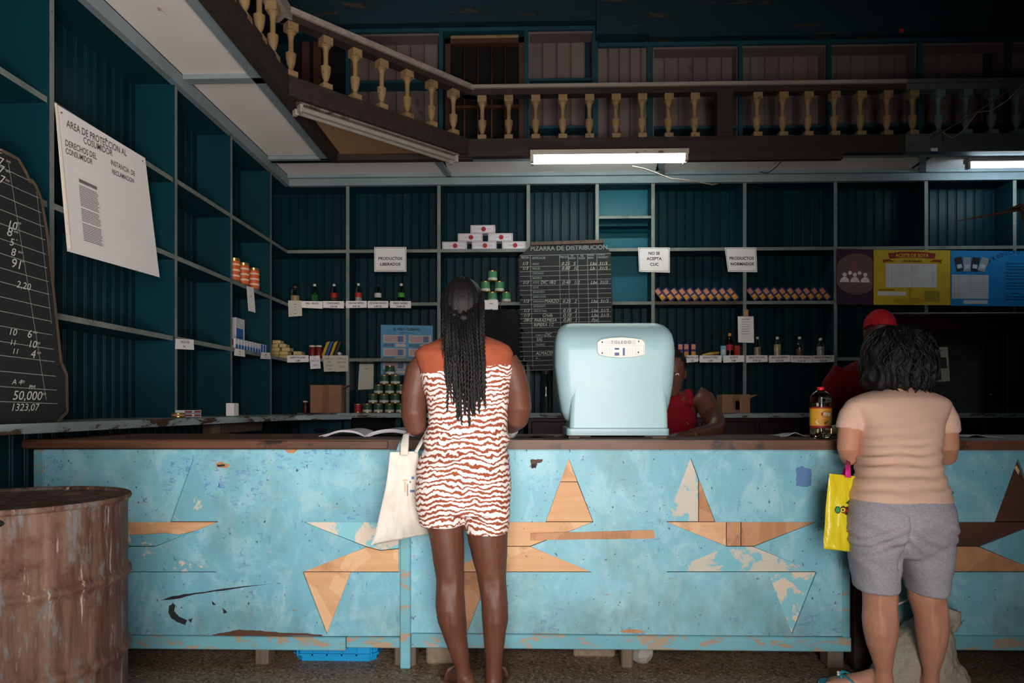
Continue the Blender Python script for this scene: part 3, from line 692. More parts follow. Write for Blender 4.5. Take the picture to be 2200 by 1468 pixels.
m = MB(); c_ = Vector((P(2008, 343, 5.80).x, 5.808, 3.283)); m.obox(c_, (.026,0,0), (0,.006,0), (0,0,.014)); m.obox(c_ - UP * .02, (.028,0,0), (0,.005,0), (0,0,.01), 1); tag(m.build('tag', [M['paper'], plain('navy', C(20,34,90))]), 'tiny white and navy tag on the underside of the grey beam', 'tag')
m = MB(); c_ = P(1937, 66, 6.37); m.obox(c_, (.018,0,0), (0,.004,0), (0,0,.018)); tag(m.build('sticker', plain('red_sticker', C(190,40,36))), 'tiny red sticker on the dark upper wall', 'sticker')

# ================================================================ scale
M['scaleblue'] = worn('scale_enamel', C(160,190,196), C(152,183,190), C(196,178,156), 0.70, 6, 0.36, dirt=C(96,122,124), dthr=0.69, bs=0.05)
M['cream'] = plain('cream_enamel', C(230,216,206), 0.4, var=.05)
sy = 3.10
sc = thing('weighing_scale', 'pale blue enamel shop scale standing on the counter beside the braided woman', 'scale', (X_(1327, sy), 3.3, ZT))
def rrect(xc, hx, y0, y1, r, z, n=7):
    out = []; r = min(r, hx * .98, (y1 - y0) * .49)
    for cx, cy, a0 in ((xc + hx - r, y0 + r, -90), (xc + hx - r, y1 - r, 0), (xc - hx + r, y1 - r, 90), (xc - hx + r, y0 + r, 180)):
        for k in range(n + 1):
            q = math.radians(a0 + 90 * k / n); out.append(Vector((cx + r * math.cos(q), cy + r * math.sin(q), z)))
    return out
rs = []
for py, l, r, dep0, dep1, rad in ((908,1226,1424,.09,.28,.05),(902,1217,1433,.06,.32,.05),(885,1208,1441,.036,.37,.055),(865,1204,1445,.013,.40,.06),(845,1200.5,1448,.001,.42,.06),(820,1197,1452,-.001,.43,.065),(785,1193,1455,-.001,.44,.07),
                             (755,1193,1456,-.001,.44,.07),(735,1194,1455,.004,.43,.07),(718,1197,1453,.036,.41,.06),(706,1202,1449,.078,.38,.06),(699,1210,1442,.115,.34,.05),(695.5,1220,1433,.16,.30,.04)):
    a = X_(l, sy); b = X_(r, sy); rs.append(rrect((a+b)/2, (b-a)/2, sy + dep0, sy + dep1, rad, Z_(py, sy + dep0)))
m = MB(); m.rings(rs); m.build('drum_housing', M['scaleblue'], sc, True, 60)
rs = []
for py, l, r, d0 in ((921,1224,1436,-.002),(890,1225,1435.5,-.001),(855,1226.5,1434,-.0004),(835,1228,1432,.0),(815,1231,1429,.001),(790,1236,1424,.01)):
    a = X_(l, sy); b = X_(r, sy); rs.append(rrect((a+b)/2, (b-a)/2, sy + d0, sy + .34, .022, Z_(py, sy)))
m = MB(); m.rings(rs); m.build('front_column', M['scaleblue'], sc, True, 50)
a, b = X_(1217, sy), X_(1437, sy)
rs = [rrect((a+b)/2, (b-a)/2 - e, sy - .02 + e, sy + .40, .02, z) for z, e in ((ZT + .012, .004), (ZT + .014, 0), (Z_(921, sy) - .001, 0), (Z_(920, sy), .004))]
m = MB(); m.rings(rs); m.build('base', M['scaleblue'], sc, True, 40)
for x in (a + .06, b - .06): MB().box(x - .05, x + .05, sy + .0, sy + .3, ZT, ZT + .012).build('foot', M['blockwood'], sc)
m = MB(); kx = X_(1193, sy + .2); m.tube([(kx - .006, sy + .2, Z_(765, sy + .2)), (kx + .02, sy + .2, Z_(765, sy + .2))], .022, 16); m.build('side_knob', M['scaleblue'], sc, True, 50)
m = MB(); bxm = X_(1255, sy); m.box(bxm - .02, bxm + .3, sy - .045, sy + .35, ZT, ZT + .006); m.v = [v + Vector((0,0,0)) for v in m.v]; bp = m.build('base_plate', M['beam'], sc)
# dial window
def sp(px, py, dy=0.0):
    q = P(px, py, sy); q.y += dy - .010; return q
ol = [(1283,737),(1290,731),(1310,727.5),(1335,726),(1360,728),(1378,731),(1384,738),(1384,760),(1380,764),(1355,768),(1330,769),(1305,767),(1287,763),(1283,757)]
il = [(1285.5,743.5),(1382,743.5),(1381.5,759),(1377,761.5),(1355,765),(1330,766),(1305,764.5),(1289,760.5),(1286,756)]
bz = MB(); bz.prism([[sp(x, y, -.006) for x, y in ol], [sp(x, y, -.006) for x, y in il]], (0, .022, 0)); bz = bz.build('dial_bezel', M['cream'], sc)
m = MB(); m.prism([[sp(x, y, .003) for x, y in il]], (0, .006, 0)); m.build('chart_drum', plain('chart_paper', C(232,222,216), .6, var=.02), sc)
m = MB()
for x0, x1, y0, y1, mi in ((1320,1330,748,752,0),(1320,1330,758,764.5,0),(1337.5,1342,748,764.5,0),(1321,1329,752.5,757.5,1)):
    m.quad(sp(x0,y1,.0022), sp(x1,y1,.0022), sp(x1,y0,.0022), sp(x0,y0,.0022), mi)
for x in (1293,1298.5,1303.5,1309,1314.5,1348,1353.5,1359,1365,1371):
    m.quad(sp(x-.25,763,.0022), sp(x+.25,763,.0022), sp(x+.25,747,.0022), sp(x-.25,747,.0022), 2)
m.build('chart_print', [plain('chart_blue', C(84,98,140)), M['paper'], plain('chart_line', C(170,160,160))], sc)
tm = MB(); gk = plain('badge_grey', C(150,144,148), .5)
tm.quad(sp(1300,741,-.0066), sp(1366,741,-.0066), sp(1364,732,-.0066), sp(1298,732,-.0066), 0)
tm.text('TOLEDO', sp(1333, 739.3, -.0075), (1,0,0), UP, 8.2 * sy / F, 1, 'CENTER', .0004, 0, 1.45)
tm.build('badge', [plain('badge_plate', C(208,202,200), .5), plain('badge_letters', C(120,114,122), .5)], bz)
for x, y in ((1293,736),(1371,734.5),(1293.5,759),(1371,757.5)):
    m = MB(); m.ell(sp(x, y, -.006 if y < 745 else .002), .0035, .002, .0035, 8, 6); m.build('screw', M['oldwood'], bz, True)

# ================================================================ chalkboards
def wline(mb, a, b, wd, nrm, mi=0):
    a = Vector(a); b = Vector(b); s = (b - a).normalized().cross(Vector(nrm)).normalized() * wd / 2
    mb.quad(a - s, b - s, b + s, a + s, mi)
lb = thing('chalkboard', 'large chipped price chalkboard leaning on the left wall ledge', 'chalkboard', (-2.15, 2.4, 1.062))
def lbp(Y, z, off=0.0): return Vector((-2.10 - (z - 1.062) / 1.14 * .09 + off, Y, z))
ol = [(1.75,1.066),(2.98,1.066),(3.045,1.11),(3.06,1.28),(3.03,1.33),(3.02,1.55),(3.005,1.9),(2.985,2.05),(2.96,2.10),(2.93,2.125),(2.92,2.11),(2.905,2.14),(2.86,2.19),(1.75,2.22)]
MB().prism([[lbp(Y, z) for Y, z in ol]], (-.012, 0, 0)).build('board', M['blackboard'], lb)
m = MB()
for i in range(17):
    z = 1.16 + i * .0605; s = random.uniform(-.004, .004)
    wline(m, lbp(1.8, z + .01, .0012), lbp(2.985 - max(0, (i - 13) * .01), z - .012 + s, .0012), .003, (1, 0, 0))
wline(m, lbp(2.80, 2.15, .0012), lbp(2.915, 1.16, .0012), .003, (1, 0, 0)); wline(m, lbp(2.955, 2.08, .0012), lbp(2.985, 1.5, .0012), .0025, (1, 0, 0))
m.build('ruled_line', M['chalkdim'], lb)
m = MB()
def lbt(s, px, py, cap, mi=0):
    q = PX(px, py, -2.16)
    m.text(s, lbp(q.y, q.z, .0018), (0, 1, 0), (0, 0, 1), cap * q.y / F / .69 * 1.0, mi, 'LEFT', 0, .25, 1.0, 1.15)
for t, px, py, cp_ in (('7', 6, 352, 18), ('oo', 25, 347, 7), ('7', 6, 369, 18), ('oo', 22, 368, 7), ('7', 6, 391, 18), ('oo', 20, 388, 7), ('C', 10, 327, 9),
                       ('10', 15, 488, 18), ('oo', 38, 480, 7), ('8', 13, 505, 20), ('oo', 30, 499, 7), ('5', 18, 526, 16), ("''", 32, 522, 8), ('8', 19, 548, 17), ('oo', 36, 543, 7),
                       ('91', 17, 573, 20), ("''", 41, 569, 9), ('2,20', 26, 617, 15), ('10', 0, 719, 15), ('6', 41, 725, 17), ('oo', 55, 716, 7), ('11', 1, 741, 12), ('10', 41, 746, 16), ('oo', 60, 739, 7),
                       ('11', 5, 760, 12), ('4', 45, 769, 18), ('oo', 60, 760, 7), ('A 4', 0, 826, 12), ('30', 21, 823, 6), ('PM', 36, 836, 9), ('50,000', -2, 859, 20), ('oo', 64, 849, 7), ('1323,07', -8, 883, 16)):
    lbt(t, px, py, cp_)
m.build('chalk_writing', M['chalk'], lb)['kind'] = 'stuff'
m = MB()
for i in range(len(ol) - 1):
    if i in (0,): continue
    a, b = ol[i], ol[i+1]; m.bar(lbp(a[0], a[1], -.006) , lbp(b[0], b[1], -.006), .014, .016, (1,0,0))
m.build('splintered_edge', M['boardedge'], lb)

YP = 6.34
cb = thing('chalkboard', 'black distribution chalkboard hung in the middle of the back shelving', 'chalkboard', P(1218, 795, YP))
ol = [(1137,531),(1142,525),(1295,522),(1297,527),(1311,540),(1313,560),(1315,640),(1317,720),(1318,790),(1160,797),(1143,795),(1135,785),(1124,765),(1121,730),(1121,715),(1128,718),(1119,700),(1117,645),(1122,638),(1116,632),(1114,560),(1117,548),(1125,543)]
MB().prism([[P(x, y, YP) for x, y in ol]], (0, .012, 0)).build('board', M['blackboard'], cb)
MB().bar(P(1140, 524, YP - .008), P(1297, 519, YP - .008), .02, .03).build('top_batten', M['boardedge'], cb)
m = MB(); cols0 = [1139, 1202, 1221, 1241, 1262, 1282]; cols1 = [1145, 1206, 1226, 1246, 1267, 1288]
def cbp(x, y): return P(x, y, YP - .0012)
for i in range(24):
    y = 562 + i * 10.1 - (14 if i == 0 else 0)
    wline(m, cbp(1117, y + 2), cbp(1313, y - 3), .0045, (0, -1, 0))
for a, b in zip(cols0, cols1): wline(m, cbp(a, 547), cbp(b, 790), .0045, (0, -1, 0))
m.build('ruled_line', M['chalkdim'], cb)
m = MB()
def cbt(s, x, y, cap, mi=0, align='LEFT', sh=0.0, wd=1.0):
    m.text(s, P(x, y, YP - .0018), (1, 0, .015), UP, cap * YP / F / .69, mi, align, 0.0006 if mi else 0, sh, 1.0, wd)
cbt('PIZARRA DE DISTRIBUCION', 1139.5, 539, 9.5, 1, wd=.96)
for s, x, y in (('FECHA', 1120, 556), ('ARTICULOS', 1143, 557), ('PRECIO', 1203, 555)): cbt(s, x, y, 4.6, 1, wd=.8)
for s, x, y in (('POR', 1226, 552), ('PERSONA', 1222, 557), ('POR', 1247, 552), ('NUCLEO', 1243, 557), ('UNIDAD', 1263, 550), ('MEDIDA', 1263, 556), ('FECHA DE', 1284, 549), ('VENCIMIENTO', 1284, 555)): cbt(s, x, y, 3.8, 1, wd=.62)
rows = ['ARROZ', 'FRIJOLES', 'CHICHAROS', 'MANTECA', 'ACEITE', 'LECHE', 'LECHE DIETA', 'JABON LAVAR', 'JABON BANO', 'DETERGENTE', 'AZUCAR Refina']
for i, s in enumerate(rows): cbt(s, 1143.5 + i * .25, 569.5 + i * 10.1, 4.2, 1, wd=.7)
hand = [(0, '1/3', '0.25', '5', 'Lbs', '31/3'), (1, '1/3', '0.80', '10', 'Lb', '31/3'), (4, '1/3', '0.40', '1/2', 'Lbs', '31/3'), (8, '1/3', '0.25', '2', 'Lbs', '31/3'), (10, '1/3', '0.15', '2', 'Lbs', '31/3'), (11, '1/3', '0.10', '1', 'Lbs', '31/3'), (12, '28/2', '0.80', '1', 'Ppt', '')]
for r, a, b, c_, d, e in hand:
    y = 570 + r * 10.1
    for s, x in ((a, 1121), (b, 1206), (c_, 1231), (d, 1267), (e, 1286)):
        if s: cbt(s, x + r * .3, y, 7, 0, 'LEFT', .3)
for s, x, y in (('DIC 18/2', 1161, 610.5), ('MARZO', 1170, 651), ('Cruda', 1165, 681), ('PARAS/MESA', 1147, 692), ('RIPIERA 1/2', 1146, 702), ('DIC', 1170, 723), ('SAL', 1152, 733), ('ALMACEN', 1151, 763), ('+ -', 1150, 774)): cbt(s, x, y, 7, 0, 'LEFT', .3, .85)
for s, y in (('COMPOTAS', 723), ('CIGARROS', 743)): cbt(s, 1150, y, 4.2, 1, wd=.7)
m.build('board_writing', [M['chalk'], M['chalkdim']], cb)['kind'] = 'stuff'

# ================================================================ papers and notices
def sheet(name, label, cat, pts, mat, texts=(), plane=('y', 6.4), th=.0015, ink='ink', border=False, extra=None, pins=0, group=None):
    """a flat sheet from four px corners (TL, TR, BR, BL) on a plane; texts: (string, u, v, cap_px, align)"""
    ax, val = plane
    W = [(P(x, y, val) if ax == 'y' else PX(x, y, val)) for x, y in pts]
    n = Vector((0, -1, 0)) if ax == 'y' else Vector((1, 0, 0))
    T = thing(name, label, cat, (W[2] + W[3]) / 2, group)
    MB().prism([W], -n * th).build('sheet', mat, T)
    pxl = (sum(p.y for p in W) / 4) / F
    def uv(u, v): return (W[0] * (1-u) + W[1] * u) * (1-v) + (W[3] * (1-u) + W[2] * u) * v
    m = MB(); ex = (W[1] - W[0]).normalized(); ey = n.cross(ex).normalized()
    for t in texts:
        s, u, v, cap, al = t[:5]; kw = t[5] if len(t) > 5 else {}
        m.text(s, uv(u, v) + n * .0008, ex, ey, cap * pxl / .69, 0, al, **kw)
    if border:
        for a, b in (((.03,.04),(.97,.04)),((.97,.04),(.97,.95)),((.97,.95),(.03,.95)),((.03,.95),(.03,.04))):
            wline(m, uv(*a) + n * .0008, uv(*b) + n * .0008, .003, n)
    if m.v: m.build('lettering', M[ink], T)['kind'] = 'stuff'
    if extra: extra(T, uv, n, ex, ey, pxl)
    for k in range(pins):
        q = uv((.5,) [0] if pins == 1 else (.05 + .9 * k / (pins - 1)), .04)
        mm = MB(); mm.ell(q + n * .003, .004, .004, .004, 8, 6); mm.build('pin', M['oldwood'], T, True)
    return T
def area_extra(T, uv, n, ex, ey, pxl):
    m = MB()
    def blk(u0, v0, u1, v1, mi, off=.0006): m.quad(uv(u0, v1) + n * off, uv(u1, v1) + n * off, uv(u1, v0) + n * off, uv(u0, v0) + n * off, mi)
    blk(.13, .42, .37, .90, 0); m.build('pasted_page', plain('page', C(236,230,228), .8, var=.02), T)
    m = MB(); blk(.165, .445, .345, .47, 0, .0012)
    for i in range(34):
        v = .49 + i * .0118
        if i in (13, 22): continue
        blk(.16, v, .16 + random.uniform(.17, .195), v + .0055, 0, .0012)
    m.build('printed_lines', plain('print_grey', C(120,114,114), .8), T)
    m = MB()
    for t, a, b, cap in (('AREA DE PROTECCION AL', (143,272), (272,336), 17), ('COSUMIDOR', (179,307), (242,336), 16), ('DERECHOS DEL', (140,312), (208,343), 15), ('CONSUMIDOR', (141,329), (199,354), 14), ('INSTANCIA  DE', (238,353), (290,379), 12.5), ('RECLAMACION', (241,373), (288,394), 11.5)):
        a_ = PX(a[0], a[1], -2.268); b_ = PX(b[0], b[1], -2.268); m.fit(t, a_, b_, .84 * cap * (a_.y + b_.y) / 2 / F, (0, -.03, 1), 0, .0006)
    m.build('lettering', M['pencil'], T)
    m = MB(); m.tube([uv(0, 0) + n * .004, uv(0.02, .98) + n * .004], .006, 6); m.build('folded_edge', M['paperold'], T)
sheet('notice_poster', 'large crumpled white consumer rights poster hanging on the left shelving', 'poster', [(118,222),(312,340),(343,596),(145,540)], M['paper'],
      [], ('x', -2.27), ink='pencil', extra=area_extra, pins=3)
YS = YB - .008
sheet('shop_sign', 'white sign reading PRODUCTOS LIBERADOS pinned to the back shelf', 'sign', [(804,531),(873,531),(873,584),(804,584)], M['paper'], [('PRODUCTOS', .5, .52, 6, 'CENTER', dict(bold=.001)), ('LIBERADOS', .5, .75, 6, 'CENTER', dict(bold=.001))], ('y', YS), border=True, pins=2)
sheet('shop_sign', 'white sign reading NO SE ACEPTA CUC pinned to the back shelf', 'sign', [(1371,532),(1439,532),(1439,586),(1373,584)], M['paper'], [('NO SE', .5, .29, 6, 'CENTER', dict(bold=.001)), ('ACEPTA', .5, .51, 6, 'CENTER', dict(bold=.001)), ('CUC', .5, .74, 6, 'CENTER', dict(bold=.001))], ('y', YS), border=True, pins=2)
sheet('shop_sign', 'white sign reading PRODUCTOS NORMADOS pinned to the back shelf', 'sign', [(1557,532),(1625,532),(1627,585),(1564,584)], M['paper'], [('PRODUCTOS', .5, .50, 6, 'CENTER', dict(bold=.001)), ('NORMADOS', .5, .73, 6, 'CENTER', dict(bold=.001))], ('y', YS), border=True, pins=2)
def tags(lst, y0, y1, Y, grp, mat='paper'):
    for x0, x1, a, b in lst:
        j = random.uniform(-1.5, 1.5)
        sheet('price_tag', ('white price tag reading %s %s on the %s' % (a, b, grp[14:])).replace('  ', ' '), 'price tag', [(x0,y0),(x1,y0+j*.4),(x1,y1+j),(x0,y1-j*.4)], M[mat], [(a, .5, .42, 3.6, 'CENTER', dict(bold=.0006, wd=min(1.0, 11.0 / max(len(a), 1)))), (b, .5, .88, 3.6, 'CENTER', dict(bold=.0006))], ('y', Y), group=grp)
tags([(648,693,'SAL 1.00 KG',''),(694,739,'CHICHARO','3.50 LB'),(743,788,'AZUCAR REFINO','8.00 LB'),(790,834,'AZUCAR CRUDO','6.00 LB'),(838,883,'FRIJOL NEGRO','10.00 LB')], 647, 662, YS, 'price tags on the upper left shelf')
tags([(1475,1500,'FRUTA C/U','.25'),(1503,1550,'ESPAGUETTI PQT','3.00'),(1554,1599,'ACEITE','0.40'),(1603,1649,'ARROZ ADICIONAL','0.90 LB'),(1652,1698,'AZUCAR REFINO','0.15 LB'),(1699,1745,'AZUCAR CRUDO','0.10 LB'),(1746,1792,'ARROZ NORMADO','0.25 LB')], 764, 779, YS, 'price tags on the right hand shelf')
tags([(617,663,'JABON DE LAVAR','6.00')], 764, 779, YS, 'price tags on the lower left shelf')
hw = dict(shear=.2)
sheet('hand_note', 'yellowed handwritten note hanging below the first bottle', 'note', [(619,646),(648,646),(649,679),(620,681)], M['paperold'], [('mmmmm', .5, .25, 1.6, 'CENTER'), ('mm', .5, .42, 1.6, 'CENTER'), ('mmm', .5, .6, 1.6, 'CENTER'), ('mmmm', .5, .85, 1.6, 'CENTER')], ('y', YS - .003), ink='pencil')
sheet('hand_note', 'white handwritten DENTAL note below the red jars', 'note', [(665,765),(687,764),(689,792),(667,793)], M['paper'], [('mmm', .5, .25, 1.6, 'CENTER'), ('DENTAL', .5, .45, 3.4, 'CENTER'), ('8.00', .5, .78, 3.4, 'CENTER')], ('y', YS - .002), ink='pencil', pins=1)
sheet('hand_note', 'yellowed handwritten CEPILLO DE NINOS note on the shelf edge', 'note', [(693,764),(720,764),(721,798),(696,799)], M['paperold'], [('CEPILLO', .5, .25, 4, 'CENTER'), ('DE', .5, .45, 4, 'CENTER'), ('NINOS', .5, .68, 4, 'CENTER'), ('5.00', .5, .9, 3.5, 'CENTER')], ('y', YS - .002), ink='pencil', pins=1)
sheet('hand_note', 'yellowed handwritten CEPILLO DENTAL note beside the shelf upright', 'note', [(719,764),(748,764),(748,798),(720,799)], M['paperold'], [('CEPILLO', .5, .25, 4, 'CENTER'), ('DENTAL', .5, .48, 4, 'CENTER'), ('10.00', .5, .78, 4, 'CENTER')], ('y', YS - .0045), ink='pencil')
sheet('hand_note', 'white handwritten note hanging beside the braided woman\'s head', 'note', [(1036,645),(1070,645),(1070,673),(1037,672)], M['paper'], [('mmmm', .55, .3, 2, 'CENTER'), ('mmm', .55, .75, 2, 'CENTER')], ('y', YS), ink='pencil')
sheet('hand_note', 'bare yellowed paper sheet taped to the boards beside the can pyramid', 'note', [(772,782),(803,782),(802,836),(769,838)], M['paperold'], [('mmmmm', .5, .2, 1.6, 'CENTER')], ('y', 6.63), ink='pencil')
cl = sheet('clipboard_sheet', 'white printed sheet hanging on the upright between the price tags', 'notice', [(1585,680),(1619,680),(1620,737),(1586,736)], M['paper'], [('mmmmm mmm', .5, .12, 2, 'CENTER')] + [('mmmm mmm mmmm mm', .5, .22 + .09 * i, 1.4, 'CENTER', dict(wd=.9)) for i in range(6)], ('y', YS - .004), ink='pencil')
MB().cbox(X_(1597, YS), X_(1607, YS), YS - .02, YS - .006, Z_(682, YS), Z_(668, YS), .003).build('wooden_hook', M['rawply2'], cl)
# left shelving notes: on the plane of its front edges
XS = XL + .012
sheet('price_tag', 'white price tag reading CRIOLLO CAJA 7.00 on the left shelving', 'price tag', [(378,728),(416,730),(417,752),(377,750)], M['paper'], [('CRIOLLO CAJA', .5, .38, 5.2, 'CENTER', dict(bold=.0004, wd=.75)), ('7.00', .45, .8, 4, 'CENTER', dict(bold=.0004))], ('x', XS))
sheet('price_tag', 'small white price tag under the left end of the blue boxes', 'price tag', [(505,749),(525,752),(527,767),(503,764)], M['paper'], [('mmmm', .5, .4, 2.4, 'CENTER'), ('mm', .5, .8, 2.4, 'CENTER')], ('x', XS))
sheet('price_tag', 'small white price tag under the right end of the blue boxes', 'price tag', [(562,757),(580,758),(582,772),(560,771)], M['paper'], [('mmmm', .5, .4, 2.4, 'CENTER'), ('mm', .5, .8, 2.4, 'CENTER')], ('x', XS))
sheet('hand_note', 'narrow white paper slip hanging below the orange tins', 'note', [(530,615),(545,618),(549,672),(534,668)], M['paper'], [('mm', .5, .4, 3, 'CENTER')], ('x', XS), ink='pencil')
# posters
def peso(T, uv, n, ex, ey, pxl):
    m = MB()
    def blk(u0, v0, u1, v1, mi, off=.0006): m.quad(uv(u0, v1) + n * off, uv(u1, v1) + n * off, uv(u1, v0) + n * off, uv(u0, v0) + n * off, mi)
    for r in range(3):
        for c_ in range(2):
            u = .05 + c_ * .49; v = .2 + r * .265; blk(u, v, u + .43, v + .155, 0)
            blk(u + .02, v + .015, u + .41, v + .14, 1, .0008); blk(u + .28, v + .02, u + .38, v + .135, 2, .001)
            blk(u + .0, v + .175, u + .2, v + .235, 3); blk(u + .23, v + .175, u + .43, v + .235, 0)
    m.build('banknote_print', [plain('note_cream', C(206,190,180)), plain('note_pink', C(190,160,160)), plain('note_blue', C(96,116,150)), plain('note_mid', C(84,120,150))], T)
sheet('wall_poster', 'light blue poster titled EL PESO CUBANO on the shelf back boards', 'poster', [(818,698),(930,700),(929,808),(818,806)], plain('sky_poster', C(96,158,196), .7), [('EL PESO CUBANO', .5, .105, 5, 'CENTER', dict(bold=.0008)), ('mmmmmmmm mm mmmmmm mmmmm', .5, .16, 1.5, 'CENTER', dict(wd=1))], ('y', 6.63), extra=peso)
def people_p(T, uv, n, ex, ey, pxl):
    m = MB(); W = plain('poster_white', C(220,206,200))
    for u, v, s in ((.22,.52,1), (.5,.52,1), (.78,.52,1)):
        c_ = uv(u, v); rs = []
        m.prism([[c_ + ex * (.042 * math.cos(q)) + ey * (.05 * math.sin(q) - .04) + n * .0006 for q in [math.pi * k / 10 for k in range(11)]]], n * .0004)
        m.prism([[c_ + ex * (.019 * math.cos(q)) + ey * (.019 * math.sin(q) + .03) + n * .0006 for q in [2*math.pi * k / 12 for k in range(12)]]], n * .0004)
    for u in (.37, .63):
        c_ = uv(u, .43); m.prism([[c_ + ex * (.018 * math.cos(q)) + ey * (.018 * math.sin(q)) + n * .0006 for q in [2*math.pi * k / 12 for k in range(12)]]], n * .0004)
    m.build('figure_print', W, T)
    c_ = uv(.56, .45); m = MB(); m.prism([[c_ + ex * (.21 * math.cos(q)) + ey * (.19 * math.sin(q)) + n * .0002 for q in [2*math.pi * k / 28 for k in range(28)] if True]], n * .0002)
    for v in m.v:
        lo = uv(0, 0).x + .004; hi = uv(1, 0).x - .004; v.x = min(max(v.x, lo), hi)
    m.build('round_print', plain('poster_taupe', C(104,78,74)), T)
    c_ = uv(.5, .30); m = MB(); m.prism([[c_ + ex * .008 * a + ey * .06 * b + n * .0012 for a, b in ((-1,0),(0,1),(1,0),(0,-1))]], n * .0003); m.build('flame_print', plain('magenta', C(190,30,90)), T)
sheet('wall_poster', 'dark purple poster with small white figures on the back shelving', 'poster', [(1797,535),(1876,536),(1876,655),(1797,654)], plain('purple_poster', C(52,28,48), .5), [('mmmm mmmmmmm mm mmmmm', .5, .80, 2.4, 'CENTER'), ('mmmmm', .1, .94, 3, 'LEFT')], ('y', YS - .006), extra=people_p)
def soya(T, uv, n, ex, ey, pxl):
    m = MB()
    def blk(u0, v0, u1, v1, mi, off=.0006): m.quad(uv(u0, v1) + n * off, uv(u1, v1) + n * off, uv(u1, v0) + n * off, uv(u0, v0) + n * off, mi)
    blk(.16, .25, .82, .68, 0, .0008); blk(.05, .76, .42, .83, 0); blk(.66, .74, .86, .94, 3)
    pts = [(.19,.06),(.35,.035),(.5,.03),(.65,.035),(.81,.06),(.79,.16),(.65,.14),(.5,.135),(.35,.14),(.21,.16)]
    m.prism([[uv(*q) + n * .0012 for q in pts]], n * .0003, 1)
    for s in (0, 1):
        pts = [(.11,.24),(.13,.20),(.105,.18),(.20,.17),(.28,.21),(.16,.215)]
        m.prism([[uv(u if not s else 1 - u, v) + n * .0009 for u, v in pts]], n * .0003, 1)
    for i in range(1, 14): wline(m, uv(.16, .25 + .03 * i) + n * .001, uv(.82, .25 + .03 * i) + n * .001, .0015, n, 2)
    for u in (.19, .23, .5, .77): wline(m, uv(u, .25) + n * .001, uv(u, .68) + n * .001, .002, n, 2)
    c_ = uv(.47, .93); m.prism([[c_ + ex * (.15 * math.cos(q)) + ey * (.03 * math.sin(q)) + n * .0006 for q in [2*math.pi * k / 24 for k in range(24)]]], n * .0003, 4)
    blk(.455, .70, .485, .93, 4, .001)
    m.text('ACEITE DE SOYA', uv(.5, .125) + n * .002, ex, ey, 6.6 * pxl / .69, 5, 'CENTER', .0006, 0, 1, .95)
    m.text('Libre de colesterol', uv(.5, .215) + n * .002, ex, ey, 4 * pxl / .69, 6, 'CENTER', .0008, 0, 1, .9)
    m.text('mmmmmmm mmmmmmm', uv(.06, .735) + n * .002, ex, ey, 2.6 * pxl / .69, 6, 'LEFT')
    m.build('poster_print', [plain('table_white', C(206,204,204)), plain('ribbon_red', C(140,28,30)), plain('table_line', C(160,156,150)), plain('olive', C(150,128,30)), plain('deep_gold', C(176,136,16)), plain('title_yellow', C(226,196,40)), plain('title_maroon', C(92,24,22))], T)['kind'] = 'stuff'
def cuban(T, uv, n, ex, ey, pxl):
    m = MB()
    def blk(u0, v0, u1, v1, mi, off=.0006): m.quad(uv(u0, v1) + n * off, uv(u1, v1) + n * off, uv(u1, v0) + n * off, uv(u0, v0) + n * off, mi)
    blk(.01, .44, .42, .87, 0); blk(.14, .895, .41, .965, 0)
    for i in range(1, 13): wline(m, uv(.01, .44 + .033 * i) + n * .001, uv(.42, .44 + .033 * i) + n * .001, .0015, n, 1)
    for u in (.04, .09, .22, .36): wline(m, uv(u, .44) + n * .001, uv(u, .87) + n * .001, .002, n, 1)
    for k, (u, mi) in enumerate(((.09, 2), (.18, 3), (.27, 2), (.36, 3))):
        c_ = uv(u, .25); a = math.radians(12 - 10 * k); e1 = ex * math.cos(a) + ey * math.sin(a); e2 = -ex * math.sin(a) + ey * math.cos(a)
        m.prism([[c_ + e1 * .034 * i + e2 * .065 * j + n * (.001 + .0004 * k) for i, j in ((-1,-1),(1,-1),(1,1),(-1,1))]], n * .0003, mi)
        m.prism([[c_ + e1 * .022 * i + e2 * (.018 * j - .02) + n * (.0016 + .0004 * k) for i, j in ((-1,-1),(1,-1),(1,1),(-1,1))]], n * .0002, 4)
    s = 'PRODUCTO CUBANO'
    for i, ch in enumerate(s):
        u = .435 + .042 * i; v = .235 - .18 * math.sin(math.pi * (i + .5) / len(s)); a = math.radians(38 * math.cos(math.pi * (i + .5) / len(s)))
        m.text(ch, uv(u, v) + n * .001, ex * math.cos(a) + ey * math.sin(a), -ex * math.sin(a) + ey * math.cos(a), 7.4 * pxl / .69, 5, 'LEFT', .0008, 0, 1, .8)
    for t, v in (('Leche entera en Polvo', .24), ('Leche descremada en Polvo', .41), ('Leche entera en Polvo', .59), ('Lactosuero', .78)):
        m.text(t, uv(.72, v) + n * .001, ex, ey, 4 * pxl / .69, 5, 'CENTER', 0, .1, 1, .75)
        for k in (1, 2): m.text('mmmm mmm mmmmm mmm mmmm', uv(.72, v + .05 * k) + n * .001, ex, ey, 2.0 * pxl / .69, 5, 'CENTER')
    m.build('poster_print', [plain('table_white2', C(196,194,196)), plain('line2', C(120,120,130)), plain('pack_black', C(40,36,36)), plain('pack_grey', C(150,156,160)), plain('pack_white', C(190,196,206)), plain('title_navy', C(24,36,70))], T)['kind'] = 'stuff'
sheet('wall_poster', 'yellow poster titled ACEITE DE SOYA on the back shelving', 'poster', [(1877,537),(2042,538),(2042,656),(1877,655)], plain('yellow_poster', C(196,164,36), .5), [], ('y', YS - .008), extra=soya)
sheet('wall_poster', 'bright blue poster titled PRODUCTO CUBANO at the right edge', 'poster', [(2043,538),(2236,540),(2236,659),(2043,657)], plain('blue_poster', C(30,126,184), .5), [], ('y', YS - .008), extra=cuban)
